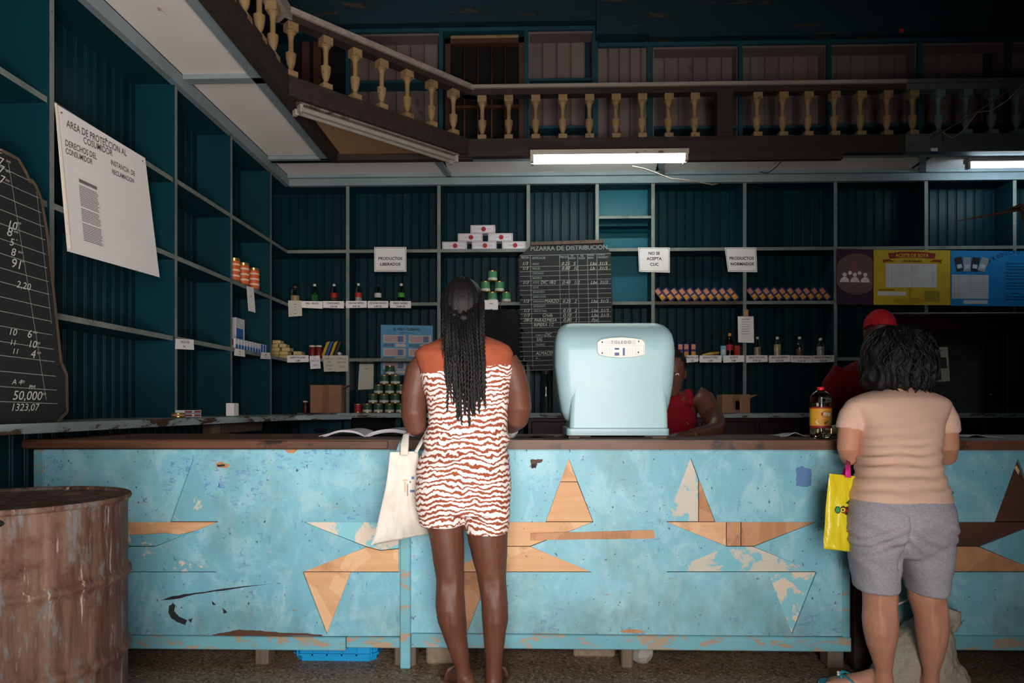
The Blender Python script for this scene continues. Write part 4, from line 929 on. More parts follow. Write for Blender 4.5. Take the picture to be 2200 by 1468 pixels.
# ================================================================ goods on the shelves
def clear(name, col, rough=0.06, ior=1.4):
    t = NT(name); t.b.inputs['Transmission Weight'].default_value = 1.0; t.b.inputs['IOR'].default_value = ior
    return t.out(col, rough)
M['clear'] = clear('clear_plastic', C(235,240,236)); M['greenglass'] = clear('green_bottle', C(90,170,120)); M['darkglass'] = clear('brown_bottle', C(130,80,40))
ORD = ['first', 'second', 'third', 'fourth', 'fifth', 'sixth', 'seventh', 'eighth', 'ninth', 'tenth', 'eleventh', 'twelfth', 'thirteenth', 'fourteenth', 'fifteenth']
S_A, S_B, S_C, S_0 = [z + .016 for z in ROWZ] + [1.076]
def bottle(label, px, Y, z, hpx, body, content, cap, fill=.5, wpx=14, lab=None, group='bottles on the back shelves', jar=False):
    k = Y / F; h = hpx * k; r = wpx * k / 2; x = X_(px, Y); T = thing('bottle' if not jar else 'jar', label, 'bottle' if not jar else 'jar', (x, Y, z), group)
    if jar: pr = [(r*.9, 0), (r, .01*1), (r, h*.72), (r*.82, h*.8), (r*.82, h*.9)]
    else: pr = [(r*.85, 0), (r, h*.04), (r, h*.18), (r*.93, h*.3), (r, h*.42), (r, h*.56), (r*.86, h*.68), (r*.55, h*.78), (r*.36, h*.86), (r*.34, h*.93)]
    m = MB(); m.lathe(pr, (x, Y, z), 16); m.build('body', body, T, True, 60)
    if content:
        fr = [(q[0] * .9, max(q[1], .004)) for q in pr if q[1] <= h * fill + .001]; fr.append((fr[-1][0], h * fill))
        m = MB(); m.lathe(fr, (x, Y, z + .002), 14); m.build('contents', content, T, True, 60)
    m = MB(); cr_ = r * (.95 if jar else .42); m.lathe([(cr_, h*.88), (cr_*1.02, h*.89), (cr_*1.02, h*.99), (cr_*.9, h)], (x, Y, z), 14); m.build('cap', cap, T, True, 40)
    if lab: m = MB(); m.lathe([(r*1.01, h*.30), (r*1.02, h*.31), (r*1.02, h*.52), (r*1.01, h*.53)], (x, Y, z), 16, cap=False); m.build('label', lab, T, True)
    return T
cwhite = plain('cap_white', C(216,206,196), .5); cred = plain('cap_red', C(200,36,34), .4); cdark = plain('cap_dark', C(50,34,30), .5)
beans = plain('grain_cream', C(214,186,140), .8, var=.3, sc=90); peas = plain('grain_green', C(160,190,140), .8, var=.3, sc=90); sug = plain('raw_sugar', C(120,76,54), .8); blackb = plain('black_beans', C(36,28,26), .6, var=.4, sc=120); wsug = plain('white_sugar', C(220,214,204), .8)
redl = plain('label_red', C(170,36,40), .5); greenl = plain('label_green', C(70,150,60), .5); whitel = plain('label_white', C(200,200,190), .5)
YG = 6.47
bottle('wide clear jar of cream grain at the left of the bottle row', 634, YG, S_B, 38, M['clear'], beans, cdark, .45, 19, jar=True)
bottle('greenish bottle half full of pale peas beside the cream jar', 676, YG, S_B, 43, M['greenglass'], peas, cwhite, .45, 15)
bottle('clear bottle with reddish brown contents left of the shelf upright', 718, YG, S_B, 43, M['clear'], sug, cwhite, .5, 15, redl)
bottle('clear bottle with red label and white sugar right of the upright', 770, YG, S_B, 44, M['clear'], wsug, cwhite, .3, 15, redl)
bottle('dark green bottle with pale label between two bottles', 812, YG, S_B, 42, M['greenglass'], sug, cdark, .55, 15, whitel)
bottle('dark bottle of black beans with green label', 862, YG, S_B, 43, M['greenglass'], blackb, cwhite, .45, 15, greenl)
for i, (px, fl, ct_, ds) in enumerate(((1627, .5, beans, 'two thirds full of cream rice, nearest the hanging sheet'), (1670, .62, beans, 'tall and nearly full, second of the four pale bottles'), (1718, .42, sug, 'with brown sugar, third of the four pale bottles'), (1763, .55, wsug, 'squat with greyish sugar, beside the right upright'))):
    bottle('clear bottle ' + ds, px, YG, S_C, 45 - (3 if i == 3 else 0), M['clear'], ct_, cwhite, fl, 15 + (1 if i == 3 else 0))
bottle('amber liquor style bottle with orange cap beside the hanging sheet', 1568, YG, S_C, 53, M['darkglass'], plain('oil_amber', C(120,60,20), .3), plain('cap_orange', C(200,130,40), .5), .6, 16, redl)

# orange tins on the left shelving
gold = plain('tin_gold', C(190,160,100), .3, .8, var=.1); orng = plain('tin_label_orange', C(206,92,48), .5, var=.2, sc=40)
def tin(label, loc, r, h, lm, group, band=.12, n=20, text=None, top=None):
    T = thing('tin_can', label, 'can', loc, group)
    m = MB(); m.lathe([(r*.9,0),(r,.003),(r,.01),(r*.97,.012),(r*.97,h-.012),(r,h-.01),(r,h-.003),(r*.93,h),(r*.92,h-.004),(.002,h-.004)], loc, n); m.build('can_body', gold, T, True, 45)
    m = MB(); m.lathe([(r*.975, h*band),(r*.99, h*band),(r*.99, h*(1-band)),(r*.975, h*(1-band))], loc, n, cap=False); lb_ = m.build('paper_label', lm, T, True, 40)
    if top:
        m = MB(); m.lathe([(r*.995, h*band),(r*.995, h*(band+.22))], loc, n, cap=False); m.build('label_band', top, lb_, True)
    return T
for i, (px, py) in enumerate(((503, 604), (523, 610), (545, 617))):
    q = PX(px, py, -2.365); loc = Vector((-2.365, q.y, S_B))
    T = tin('tall orange labelled tin, %s from the shelf upright' % ('nearest' if i == 0 else ('second' if i == 1 else 'farthest')), loc, .047, .20, orng, 'orange tins on the left shelving')
    m = MB()
    for k in range(3): m.lathe([(.0472, .05 + .045 * k), (.0472, .065 + .045 * k)], loc, 20, cap=False)
    m.build('label_print', plain('label_pale', C(230,190,160), .6), T, True)
for i, px in enumerate((512, 534)):
    q = PX(px, 600, -2.47); tin('plain gold tin behind the orange tins, %s one' % ('left' if i == 0 else 'right'), Vector((-2.47, q.y, S_B)), .045, .19, gold, 'gold tins behind')
# tall white and blue box + row of small blue boxes
def pbox(name, label, cat, x0, x1, y0, y1, z0, z1, mat, prints=(), group=None, b=.002):
    """carton; prints: (face, u0, v0, u1, v1, mat)"""
    T = thing(name, label, cat, ((x0+x1)/2, (y0+y1)/2, z0), group); MB().cbox(x0, x1, y0, y1, z0, z1, b).build('carton_body', mat, T)
    for f, u0, v0, u1, v1, mt in prints:
        if f == 'y0': c_ = [(x0+(x1-x0)*u, y0-.0008, z0+(z1-z0)*v) for u, v in ((u0,v0),(u1,v0),(u1,v1),(u0,v1))]
        else: c_ = [(x1+.0008, y0+(y1-y0)*u, z0+(z1-z0)*v) for u, v in ((u0,v0),(u1,v0),(u1,v1),(u0,v1))]
        MB().quad(*c_).build('printed_panel', mt, T)
    return T
bl_ = plain('print_blue', C(36,104,176), .5); cw = plain('carton_white', C(206,200,206), .6)
ya = PX(504, 740, -2.40).y; yb_ = PX(535, 740, -2.36).y
pbox('carton', 'tall white carton with blue panels on the left shelving', 'carton', -2.52, -2.41, ya + .05, ya + .22, S_C + .085, S_C + .085 + .19, cw, (('x1', .05, .0, .8, .55, bl_), ('y0', .05, .3, .5, .65, bl_)))
y0 = PX(503, 745, -2.34).y; y1 = PX(579, 745, -2.34).y; nb = 13
for i in range(nb):
    a = y0 + (y1 - y0) * i / nb
    pbox('small_carton', 'small blue and white carton, %s in the row on the left shelving' % ORD[i], 'carton', -2.50, -2.33, a + .002, a + (y1 - y0) / nb - .002, S_C, S_C + .085, cw, (('x1', .0, .0, .8, .45 if i < 9 else .95, bl_),), 'row of blue and white cartons')
pbox('small_carton', 'little white and red packet at the start of the carton row', 'packet', -2.40, -2.33, y0 - .09, y0 - .03, S_C, S_C + .12, cw, (('x1', .1, .2, .9, .6, redl),))
# packets on the left ledge
yl = PX(414, 888, -2.25).y
for i in range(4):
    pbox('packet', 'red and white packet in the little pile on the left ledge, %s' % ('lower left', 'lower right', 'upper left', 'upper right')[i], 'packet', -2.30, -2.24, yl - .13 + .12 * (i % 2), yl - .02 + .12 * (i % 2), 1.064 + .024 * (i // 2), 1.086 + .024 * (i // 2), cw, (('x1', .1, .3, .9, .7, redl),), 'packets on the ledge')
tin('flat pinkish tin lying at the foot of the left shelf upright', Vector((-2.24, PX(383, 888, -2.24).y, 1.064)), .04, .03, plain('pink', C(190,130,110)), None)
MB_ = MB(); yq = PX(507, 885, -2.2).y; MB_.cbox(-2.26, -2.2, yq - .04, yq + .05, 1.064, 1.16, .004); tag(MB_.build('paper_bag', M['paper']), 'small white paper bag standing on the far end of the left ledge', 'bag')
# soap bars: stepped stack
soap = plain('yellow_soap', C(206,180,120), .6, var=.1); soaprows = [7, 6, 4, 3, 2]; xs0 = X_(583, 6.46); sw = .098
lay = [[0,1,2,3], [0,1,2.6], [0,1.2], [.0,.7], [.0]]
for r, row in enumerate(lay):
    for i, u in enumerate(row):
        x = xs0 + u * .083 + .003 * r; z = S_C + r * .036
        m = MB(); m.cbox(x, x + .078, 6.43 + .004 * r, 6.55, z, z + .034, .005)
        tag(m.build('soap_bar', soap), 'yellow soap bar, %s in the %s layer of the stepped stack' % (ORD[i], ('bottom', 'second', 'third', 'fourth', 'top')[r]), 'soap', 'stacked soap bars')
for i, px in enumerate((671, 685)):
    T = bottle('red jar with white lid, %s of the pair on the back shelf' % ('left', 'right')[i], px, YG, S_C, 29, plain('jar_red', C(120,26,30), .4, var=.3, sc=40), None, cwhite, .5, 14, None, 'red jars', True)
for i, (px, cc) in enumerate(((698, C(190,150,40)), (706, C(50,80,150)), (715, C(190,150,40)), (724, C(60,50,50)))):
    x = X_(px, YG); m = MB(); c_ = Vector((x, 6.48, S_C + .085)); m.obox(c_, Vector((.016,0,.006)), Vector((0,.004,0)), Vector((.03,0,.08)))
    T = tag(m.build('toothbrush_pack', plain('brush_pack%d' % i, cc, .4)), 'slim %s toothbrush pack leaning, %s from the left' % (('yellow', 'blue', 'yellow', 'dark')[i], ORD[i]), 'toothbrush', 'toothbrush packs')
for i in range(3):
    x = X_(729 + 6 * i - (0 if i < 2 else 9), YG); m = MB(); m.tube([(x, 6.42, S_C + .017 + (.03 if i == 2 else 0)), (x, 6.48, S_C + .017 + (.03 if i == 2 else 0))], .015, 12)
    tag(m.build('thread_spool', cwhite, smooth=False), 'tiny white roll beside the toothbrush packs, %s' % ('left', 'right', 'on top')[i], 'spool', 'tiny white rolls')
# cartons pyramid
redE = plain('emblem_red', C(150,30,30), .5); lineE = plain('frame_red', C(150,110,110), .6)
def cig(px, z, desc):
    Y = 6.43; w_ = 53 * Y / F; h = 17.5 * Y / F; x = X_(px, Y); T = thing('cigarette_carton', 'white carton with red emblem, %s of the pyramid on the top shelf' % desc, 'carton', (x, Y + .05, z), 'white cartons on the top shelf')
    MB().cbox(x - w_/2, x + w_/2, Y, Y + .10, z, z + h, .002).build('carton_body', cw, T)
    m = MB(); c_ = Vector((x + .008, Y - .001, z + h/2)); pts = []
    for k in range(20): q = 2*math.pi*k/20; rr_ = .027 if k % 2 else .019; pts.append(c_ + Vector((math.cos(q)*rr_, 0, math.sin(q)*rr_)))
    m.prism([pts], (0, .0006, 0)); m.build('emblem', redE, T)
    m = MB()
    for a, b in (((-.46,-.42),(.46,-.42)),((.46,-.42),(.46,.42)),((.46,.42),(-.46,.42)),((-.46,.42),(-.46,-.42)),((-.22,0),(-.06,0)),((.16,0),(.34,0))):
        wline(m, (x + a[0]*w_, Y - .001, z + h*(.5+a[1])), (x + b[0]*w_, Y - .001, z + h*(.5+b[1])), .003, (0,-1,0))
    m.build('frame_print', lineE, T)
hc = 17.5 * 6.43 / F + .001
for px, r, d in ((976,0,'bottom left'),(1040,0,'bottom middle'),(1105,0,'bottom right'),(1010,1,'middle row left'),(1075,1,'middle row right'),(1037,2,'top')): cig(px, S_A + r*hc, d)
# green can pyramids
greenl2 = plain('can_green', C(72,136,92), .5, var=.15, sc=50); dgreen = plain('can_dark_green', C(46,84,60), .5, var=.2, sc=50); wband = plain('can_white_band', C(196,196,188), .5)
kk = 6.46 / F
for r, row in enumerate(([1030,1058,1088], [1043,1073], [1058])):
    for i, px in enumerate(row):
        tin('small green and white can, %s of the little pyramid beside the braided head' % ((('bottom left','bottom middle','bottom right'), ('middle left','middle right'), ('top',))[r][i]), Vector((X_(px, 6.46), 6.46, S_B + r * .1015)), .046, .100, greenl2, 'small green cans', .1, 18, None, wband)
for r in range(5):
    for i in range(5 - r):
        px = 789 + 12 * r + 24 * i
        tin('dark green can, %s from the left in the %s row of the big pyramid' % (ORD[i], ('bottom', 'second', 'third', 'fourth', 'top')[r]), Vector((X_(px, 6.34), 6.34 + .004*r, S_0 + r * .0885)), .045, .087, dgreen, 'dark green cans', .12, 18, None, wband)
tin('red and silver can beside the big green pyramid', Vector((X_(769, 6.36), 6.36, S_0)), .035, .085, redl, None)
T = bottle('small dark jar with white lid beside the cardboard box', 656, 6.4, S_0, 26, plain('jar_dark', C(60,24,22), .4), None, cwhite, .5, 11, None, None, True)
# cardboard boxes
card = plain('cardboard', C(150,108,82), .85, var=.1, sc=12)
def cardbox(label, x0, x1, y0, y1, z0, z1):
    T = thing('cardboard_box', label, 'box', ((x0+x1)/2, (y0+y1)/2, z0)); MB().cbox(x0, x1, y0, y1, z0, z1, .004).build('box_body', card, T)
    MB().box((x0+x1)/2 - .03, (x0+x1)/2 + .03, y0 - .001, y0, z0, z1).build('tape', plain('tape', C(130,90,66), .4), T)
    m = MB(); m.obox((x1 + .03, (y0+y1)/2, z1 - .02), (.034, 0, .016), (0, (y1-y0)/2, 0), (.001, 0, .002)); m.build('flap', card, T); return T
cardbox('brown cardboard box on the left end of the back ledge', X_(666, 6.3), X_(733, 6.3), 6.30, 6.5, S_0, Z_(827, 6.3))
T = cardbox('open cardboard box with a printed side on the mahogany cabinet', X_(1552, 6.25), X_(1612, 6.25), 6.25, 6.45, S_0, Z_(848, 6.25))
MB().quad((X_(1580,6.25), 6.249, S_0+.03), (X_(1592,6.25), 6.249, S_0+.03), (X_(1592,6.25), 6.249, S_0+.11), (X_(1580,6.25), 6.249, S_0+.11)).build('printed_panel', plain('print_orange', C(190,110,60)), T)
# leaning juice cartons
jc1 = plain('juice_peach', C(206,130,96), .5); jc2 = plain('juice_orange', C(206,130,40), .5); jnavy = plain('juice_navy', C(34,34,96), .5); jgr = plain('juice_green', C(50,96,60), .5)
def juice_proto():
    T = thing('juice_carton', '', 'carton', (0, 0, 0), 'leaning juice cartons')
    a = math.radians(38); u = Vector((math.cos(a), 0, math.sin(a))); v = Vector((-math.sin(a), 0, math.cos(a)))   # u: width, v: height, leaning left
    o = Vector((0, 0, 0.0)); w_ = .058; h = .135; d = .045
    MB().obox(o + u*w_/2 + v*h/2 + Vector((0, d/2, 0)), u*w_/2, Vector((0, d/2, 0)), v*h/2).build('carton_body', jnavy, T)
    def pan(u0, u1, v0, v1, mt, nm): m = MB(); e = Vector((0, -.0008, 0)); m.quad(o+u*w_*u0+v*h*v0+e, o+u*w_*u1+v*h*v0+e, o+u*w_*u1+v*h*v1+e, o+u*w_*u0+v*h*v1+e); m.build(nm, mt, T)
    pan(.1, .75, .58, .95, jc1, 'printed_panel'); pan(.08, .8, .12, .48, jc2, 'printed_panel'); pan(0, .1, 0, 1, jgr, 'printed_strip'); pan(.4, .55, .32, .42, cwhite, 'printed_dot')
    m = MB(); m.obox(o + u*w_*.5 + v*(h+.001) + Vector((0, d/2, 0)), u*w_*.3, Vector((0, d*.3, 0)), v*.002); m.build('carton_top', jgr, T); return T
jp = juice_proto(); first = True
for side, xa in (('left', 1424), ('right', 1622)):
    for i in range(10):
        x = X_(xa + 17.3 * i, 6.44); lab = 'tilted blue and orange juice carton, %s in the %s of the two leaning rows' % (ORD[i], side)
        if first: jp.location = (x, 6.44, S_B); jp['label'] = lab; ORG[jp.name] = Vector(jp.location); first = False
        else: dup(jp, Vector((x, 6.44, S_B)) - jp.location, lab)
for i, px in enumerate((1462, 1475, 1490)):
    x = X_(px, 6.45); pbox('juice_carton', 'upright blue and orange juice carton, %s behind the scale' % ('left', 'middle', 'right')[i], 'carton', x - .026, x + .026, 6.45, 6.49, S_C, S_C + .135, jnavy, (('y0', .12, .08, .85, .45, jc2), ('y0', .12, .6, .85, .95, jc1)), 'upright juice cartons')
for i in range(2):
    a = P(1503 + 6*i, 761 - 3*i, 6.46); b = P(1545, 752 - 4*i, 6.46); a.z = S_C + .012 + .014*i; b.z = S_C + .02 + .03*i
    m = MB(); m.tube([a, (a*.5 + b*.5), b], [.010, .017, .011], 10); tag(m.build('spaghetti_pack', plain('pasta%d' % i, (C(40,34,34), C(196,150,60))[i], .4), smooth=True), '%s spaghetti packet lying on the right hand shelf' % ('dark lower', 'yellow upper')[i], 'packet', 'spaghetti packets')
for i, (px, cc, nm) in enumerate(((1555, C(120,170,200), 'pale blue'), (1584, C(170,60,40), 'red orange'))):
    x = X_(px, 6.5); pbox('packet', '%s packet standing beside the amber bottle' % nm, 'packet', x - .025, x + .025, 6.50, 6.53, S_C, S_C + .12, plain('pk%d' % i, cc, .5), (('y0', .15, .3, .8, .7, whitel if i == 0 else redl),))
# glass jar low on the mahogany ledge, dark garment
bottle('tall dusty glass jar behind the braided woman\'s right arm', 1173, 6.4, S_0, 95, M['clear'], None, cdark, .5, 26, None, None, True)
cloth = plain('black_cloth', C(14,14,15), .9)
gm = thing('hanging_garment', 'black garment hanging under the shelf beside the central chalkboard', 'garment', (X_(1078, 6.36), 6.36, Z_(890, 6.36)))
m = MB(); n = 24; rs = []
for py, l, r in ((666,1030,1098),(668,1015,1110),(676,1008,1117),(700,1004,1120),(750,1002,1121),(790,1000,1126),(830,1000,1132),(888,1000,1134)):
    c_ = P((l+r)/2, py, 6.355); hw_ = (r-l)/2*6.355/F; rs.append([Vector((c_.x + hw_*math.cos(q), 6.355 + (.018+.014*math.sin(q*5+py*.01))*math.sin(q), c_.z)) for q in [2*math.pi*i/n for i in range(n)]])
m.rings(rs); m.build('cloth', cloth, gm, True); 
m = MB(); m.tube([P(1075,667,6.36), P(1075,652,6.38), P(1078,648,6.39)], .004, 6); m.build('hanger', M['rust'], gm, True)

# ================================================================ dark cupboard at the right with newspaper
YK = 6.22
kb = thing('cupboard', 'dark mahogany cupboard with a glazed door at the right behind the counter', 'cupboard', (X_(2110, YK), YK + .2, 0))
kx0, kx1 = X_(1886, YK), X_(2420, YK); kz = Z_(684, YK)
MB().box(kx0, kx1, YK + .03, 6.38, 0, kz - .002).build('carcass', M['mahog'], kb)
MB().cbox(kx0 - .03, kx1, YK - .03, 6.39, kz, kz + .035, .01).build('top_moulding', M['mahog'], kb)
def fr(a, b, c_, d, nm='door_frame'): return MB().cbox(X_(a, YK), X_(b, YK), YK, YK + .03, Z_(d, YK), Z_(c_, YK), .006).build(nm, M['mahog'], kb)
fr(1886, 2420, 686, 716, 'frieze'); fr(1972, 2000, 717, 1100); fr(2112, 2142, 717, 1100); fr(2165, 2195, 717, 1100); fr(2000, 2112, 717, 744, 'door_rail'); fr(2000, 2112, 900, 930, 'door_rail'); fr(2195, 2300, 717, 744, 'door_rail')
MB().box(X_(2000, YK), X_(2112, YK), YK + .02, YK + .026, Z_(900, YK), Z_(744, YK)).build('glass_pane', plain('dusty_glass', C(70,74,76), .25, var=.2, sc=6, spec=.5), kb)
MB().ell((X_(2127, YK), YK - .012, Z_(850, YK)), .014, .014, .014, 10, 8).build('door_knob', M['rust'], kb, True)
def news(T, uv, n, ex, ey, pxl):
    m = MB()
    def blk(u0, v0, u1, v1, mi, off=.0006): m.quad(uv(u0, v1) + n * off, uv(u1, v1) + n * off, uv(u1, v0) + n * off, uv(u0, v0) + n * off, mi)
    blk(.62, .30, .9, .62, 0); blk(.3, .7, .6, .95, 0)
    for i in range(16):
        for u in (.06, .36): blk(u, .14 + i*.034, u + .24, .152 + i*.034, 1)
    m.build('newsprint', [plain('photo_grey', C(70,66,66)), plain('news_grey', C(150,146,142))], T)
sheet('newspaper_page', 'newspaper page stuck on the glazed cupboard door', 'newspaper', [(1992,746),(2036,746),(2041,819),(1996,822)], M['paperold'], [('mmmmmm', .5, .10, 3, 'CENTER')], ('y', YK - .004), extra=news)

# ================================================================ things on the counter
M['page'] = plain('book_page', C(196,190,196), .7, var=.03)
bk = thing('ledger_book', 'open ledger book with curling pages lying on the counter', 'book', (X_(790, 3.3), 3.3, ZT))
yb0 = 3.17; xc = X_(784, yb0)
def leaf(side, L, lift, th, nm, yoff=0.0):
    m = MB(); n = 14; top = []; 
    for i in range(n + 1):
        t = i / n; x = xc + side * L * t; z = ZT + .006 + lift * (math.sin(min(t * 2.6, math.pi) ) ** .8 if t < .6 else math.sin(math.pi * (1 - t) / .8) ** 1.0 * .97) * (1 - .55 * t) 
        top.append((x, z))
    top = [(x, max(z, ZT + .004)) for x, z in top]
    vs = []; fs = []
    for x, z in top: vs += [(x, yb0 + yoff, z), (x, yb0 + .27 + yoff, z), (x, yb0 + .27 + yoff, max(z - th, ZT + .002)), (x, yb0 + yoff, max(z - th, ZT + .002))]
    for i in range(n):
        for k in range(4): fs.append((i*4+k, i*4+(k+1)%4, i*4+4+(k+1)%4, i*4+4+k))
    fs += [(0,1,2,3), (n*4+3, n*4+2, n*4+1, n*4)]
    m.add(vs, fs); return m.build(nm, M['page'], bk, True, 30)
leaf(-1, .20, .040, .010, 'left_pages'); leaf(1, .26, .046, .016, 'right_pages'); leaf(1, .24, .034, .004, 'loose_page', -.01); leaf(-1, .215, .03, .003, 'loose_page', -.008)
MB().box(xc - .23, xc + .28, yb0 - .005, yb0 + .28, ZT, ZT + .003).build('cover', M['ink'], bk)
def flatpaper(label, pts, Y, lift):
    m = MB(); n = 10; vs = []
    a, b, d = pts
    for i in range(n + 1):
        t = i / n; x = X_(a, Y) + (X_(b, Y) - X_(a, Y)) * t; z = ZT + .003 + lift * math.exp(-((t - d) / .18) ** 2); vs += [(x, Y, z), (x + .02, Y + .2, ZT + .003 + lift * .4 * math.exp(-((t - d) / .18) ** 2)), (x + .02, Y + .2, ZT + .001), (x, Y, z - .002)]
    fs = [(i*4+k, i*4+(k+1)%4, i*4+4+(k+1)%4, i*4+4+k) for i in range(n) for k in range(4)] + [(0,1,2,3), (n*4+3, n*4+2, n*4+1, n*4)]
    m.add(vs, fs); return tag(m.build('open_booklet', M['page'], smooth=True, angle=40), label, 'booklet')
flatpaper('open white booklet lying left of the oil bottle', (1676, 1742, .5), 3.28, .018)
flatpaper('white paper sheet lying on the counter right of the woman in peach', (2078, 2160, .25), 3.2, .012)
flatpaper('dark tray like pad lying beside the braided woman', (1105, 1185, .6), 3.12, .008).data.materials[0] = M['ink']
bag = plain('white_plastic', C(220,214,206), .35)
def lump(label, c, r, name='plastic_bag', cat='plastic bag', mat=bag):
    m = MB(); m.ell(c, r[0], r[1], r[2], 20, 14)
    for v in m.v:
        d = v - Vector(c); f = 1 + .22 * noise.noise(d * 28) + .10 * noise.noise(d * 70); v.xyz = Vector(c) + d * f; v.z = max(v.z, c[2] - r[2])
    return tag(m.build(name, mat, smooth=True), label, cat)
q = P(1098, 918, 3.06); lump('knotted white plastic bag on the counter at the braided woman\'s right', (q.x, 3.06, ZT + .045), (.03, .04, .045))
q = P(1812, 925, 3.2); lump('crumpled white bag on the counter behind the peach shirt sleeve', (q.x, 3.2, ZT + .032), (.07, .05, .032))
# oil bottle
ob = thing('oil_bottle', 'large clear cooking oil bottle with red cap and yellow label on the counter', 'bottle', (X_(1763, 3.12), 3.12, ZT))
bx, by = X_(1763, 3.12), 3.12; k = 3.12 / F; r = 21.5 * k; zt = ZT; h = (940 - 832) * k
m = MB(); pr = [(r*.8, .0), (r*.97, .006)]
for py in (925, 920, 918, 916, 910, 905, 902): pr.append((r * (1.0 if py not in (918, 905) else .965), (940 - py) * k))
for py, f in ((896, 1.0), (866, 1.0), (864, .97), (860, 1.0), (857, .97), (853, .99), (849, .92), (844, .75), (840, .5), (838, .34), (835, .32)): pr.append((r * f, (940 - py) * k))
m.lathe(pr, (bx, by, zt), 28); m.build('bottle_body', clear('pet', C(238,238,228), .04, 1.25), ob, True, 70)
m = MB(); m.lathe([(q[0]*.96, max(q[1], .003)) for q in pr if q[1] <= (940-866)*k], (bx, by, zt + .002), 28); m.build('oil', clear('oil', C(242,234,200), .02, 1.33), ob, True, 70)
m = MB(); m.lathe([(7*k, (940-838)*k), (7.3*k, (940-837.5)*k), (7.3*k, (940-832)*k), (6.6*k, (940-831)*k)], (bx, by, zt), 20); m.build('cap', cred, ob, True, 40)
def lab(py0, py1, rr, mt, nm, p=None, a0=0, a1=360):
    m = MB(); n = 32; vs = []
    for i in range(n + 1):
        q = math.radians(a0 + (a1 - a0) * i / n - 90); 
        for py in (py0, py1): vs.append((bx + rr*math.cos(q), by + rr*math.sin(q), zt + (940 - py) * k))
    m.add(vs, [(2*i, 2*i+2, 2*i+3, 2*i+1) for i in range(n)]); return m.build(nm, mt, p or ob, True)
L = lab(876, 917, r * 1.015, plain('label_gold', C(222,160,50), .5, var=.2, sc=14), 'paper_label')
lab(874, 877, r * 1.018, plain('band_red', C(176,44,30), .5), 'label_band', L); lab(913, 917.5, r * 1.018, plain('band_red2', C(160,34,30), .5), 'label_band', L)
def wrap(m, dr=.0006):
    for v in m.v:
        u = v.x; q = u / r - math.pi/2; rr = r * 1.02 + dr + v.y; v.xyz = Vector((bx + rr*math.cos(q), by + rr*math.sin(q), v.z))
    return m
def oval(u, py, a, b, n=24): return [Vector((u + a*math.cos(2*math.pi*i/n), 0, zt + (940-py)*k + b*math.sin(2*math.pi*i/n))) for i in range(n)]
m = MB(); m.add(oval(-.002, 905, .036, .017), [tuple(range(24))]); wrap(m, .0002).build('white_swirl', plain('swirl', C(226,214,200), .5), L, fix=False)
m = MB(); m.add(oval(.010, 888.5, .027, .0135), [tuple(range(24))]); wrap(m, .0006).build('red_oval', plain('oval_red', C(176,24,26), .5), L, fix=False)
m = MB(); m.text('Frigi', (.010, 0, zt + (940 - 891.5)*k), (1,0,0), (0,0,1), .0215, 0, 'CENTER', .0007, .15); wrap(m, .0012).build('brand_lettering', plain('oval_white', C(230,226,220), .5), L, fix=False)
m = MB(); m.add(oval(.020, 907, .024, .009), [tuple(range(24))]); wrap(m, .0006).build('food_picture', plain('food', C(110,120,40), .5, var=.6, sc=80), L, fix=False)
m = MB(); m.add(oval(.024, 908, .010, .003), [tuple(range(24))]); wrap(m, .0009).build('food_picture', plain('food2', C(206,150,80), .5), L, fix=False)
# ================================================================ people
def remesh(mb, name, mats, parent, voxel=.006, smooth=5, post=None, fac=.5, matfn=None):
    me = bpy.data.meshes.new('tmp'); me.from_pydata([tuple(v) for v in mb.v], [], mb.f); me.validate()
    bm = bmesh.new(); bm.from_mesh(me); bmesh.ops.recalc_face_normals(bm, faces=bm.faces[:]); bm.to_mesh(me); bm.free()
    o = bpy.data.objects.new('tmp', me); COL.objects.link(o)
    r = o.modifiers.new('r', 'REMESH'); r.mode = 'VOXEL'; r.voxel_size = voxel
    s = o.modifiers.new('s', 'SMOOTH'); s.factor = fac; s.iterations = smooth
    dg = bpy.context.evaluated_depsgraph_get(); ev = o.evaluated_get(dg)
    out = bpy.data.meshes.new_from_object(ev); out.name = name
    bpy.data.objects.remove(o); bpy.data.meshes.remove(me)
    org = ORG[parent.name]; nr = [v.normal.copy() for v in out.vertices]
    for v, n in zip(out.vertices, nr):
        c = v.co.copy()
        if post: c = c + n * post(c, n)
        v.co = c - org
    out.materials.clear()
    for m in (mats if isinstance(mats, (list, tuple)) else [mats]): out.materials.append(m)
    idx = [0] * len(out.polygons)
    if matfn: idx = [matfn(p.center + org) for p in out.polygons]
    out.polygons.foreach_set('material_index', idx); out.polygons.foreach_set('use_smooth', [True] * len(out.polygons)); out.update()
    return link(name, out, parent)
def sil(mb, rows, n=28, p=2.2):
    rs = []
    for py, xl, xr, Yc, hd in rows:
        c = P((xl + xr) / 2, py, Yc); hw = (xr - xl) / 2 * Yc / F; r = []
        for i in range(n):
            q = 2*math.pi*i/n; a, b = math.cos(q), math.sin(q)
            r.append(Vector((c.x + hw * math.copysign(abs(a) ** (2/p), a), Yc + hd * math.copysign(abs(b) ** (2/p), b), c.z)))
        rs.append(r)
    return mb.rings(rs)
def leg(mb, rows, Y, fw=1.05): return sil(mb, [(py, l, r, Y + dy, (r - l) / 2 * Y / F * fw) for py, l, r, dy in rows], 18, 2.0)
def limb(mb, pts, rad): return mb.tube(pts, rad, 16)
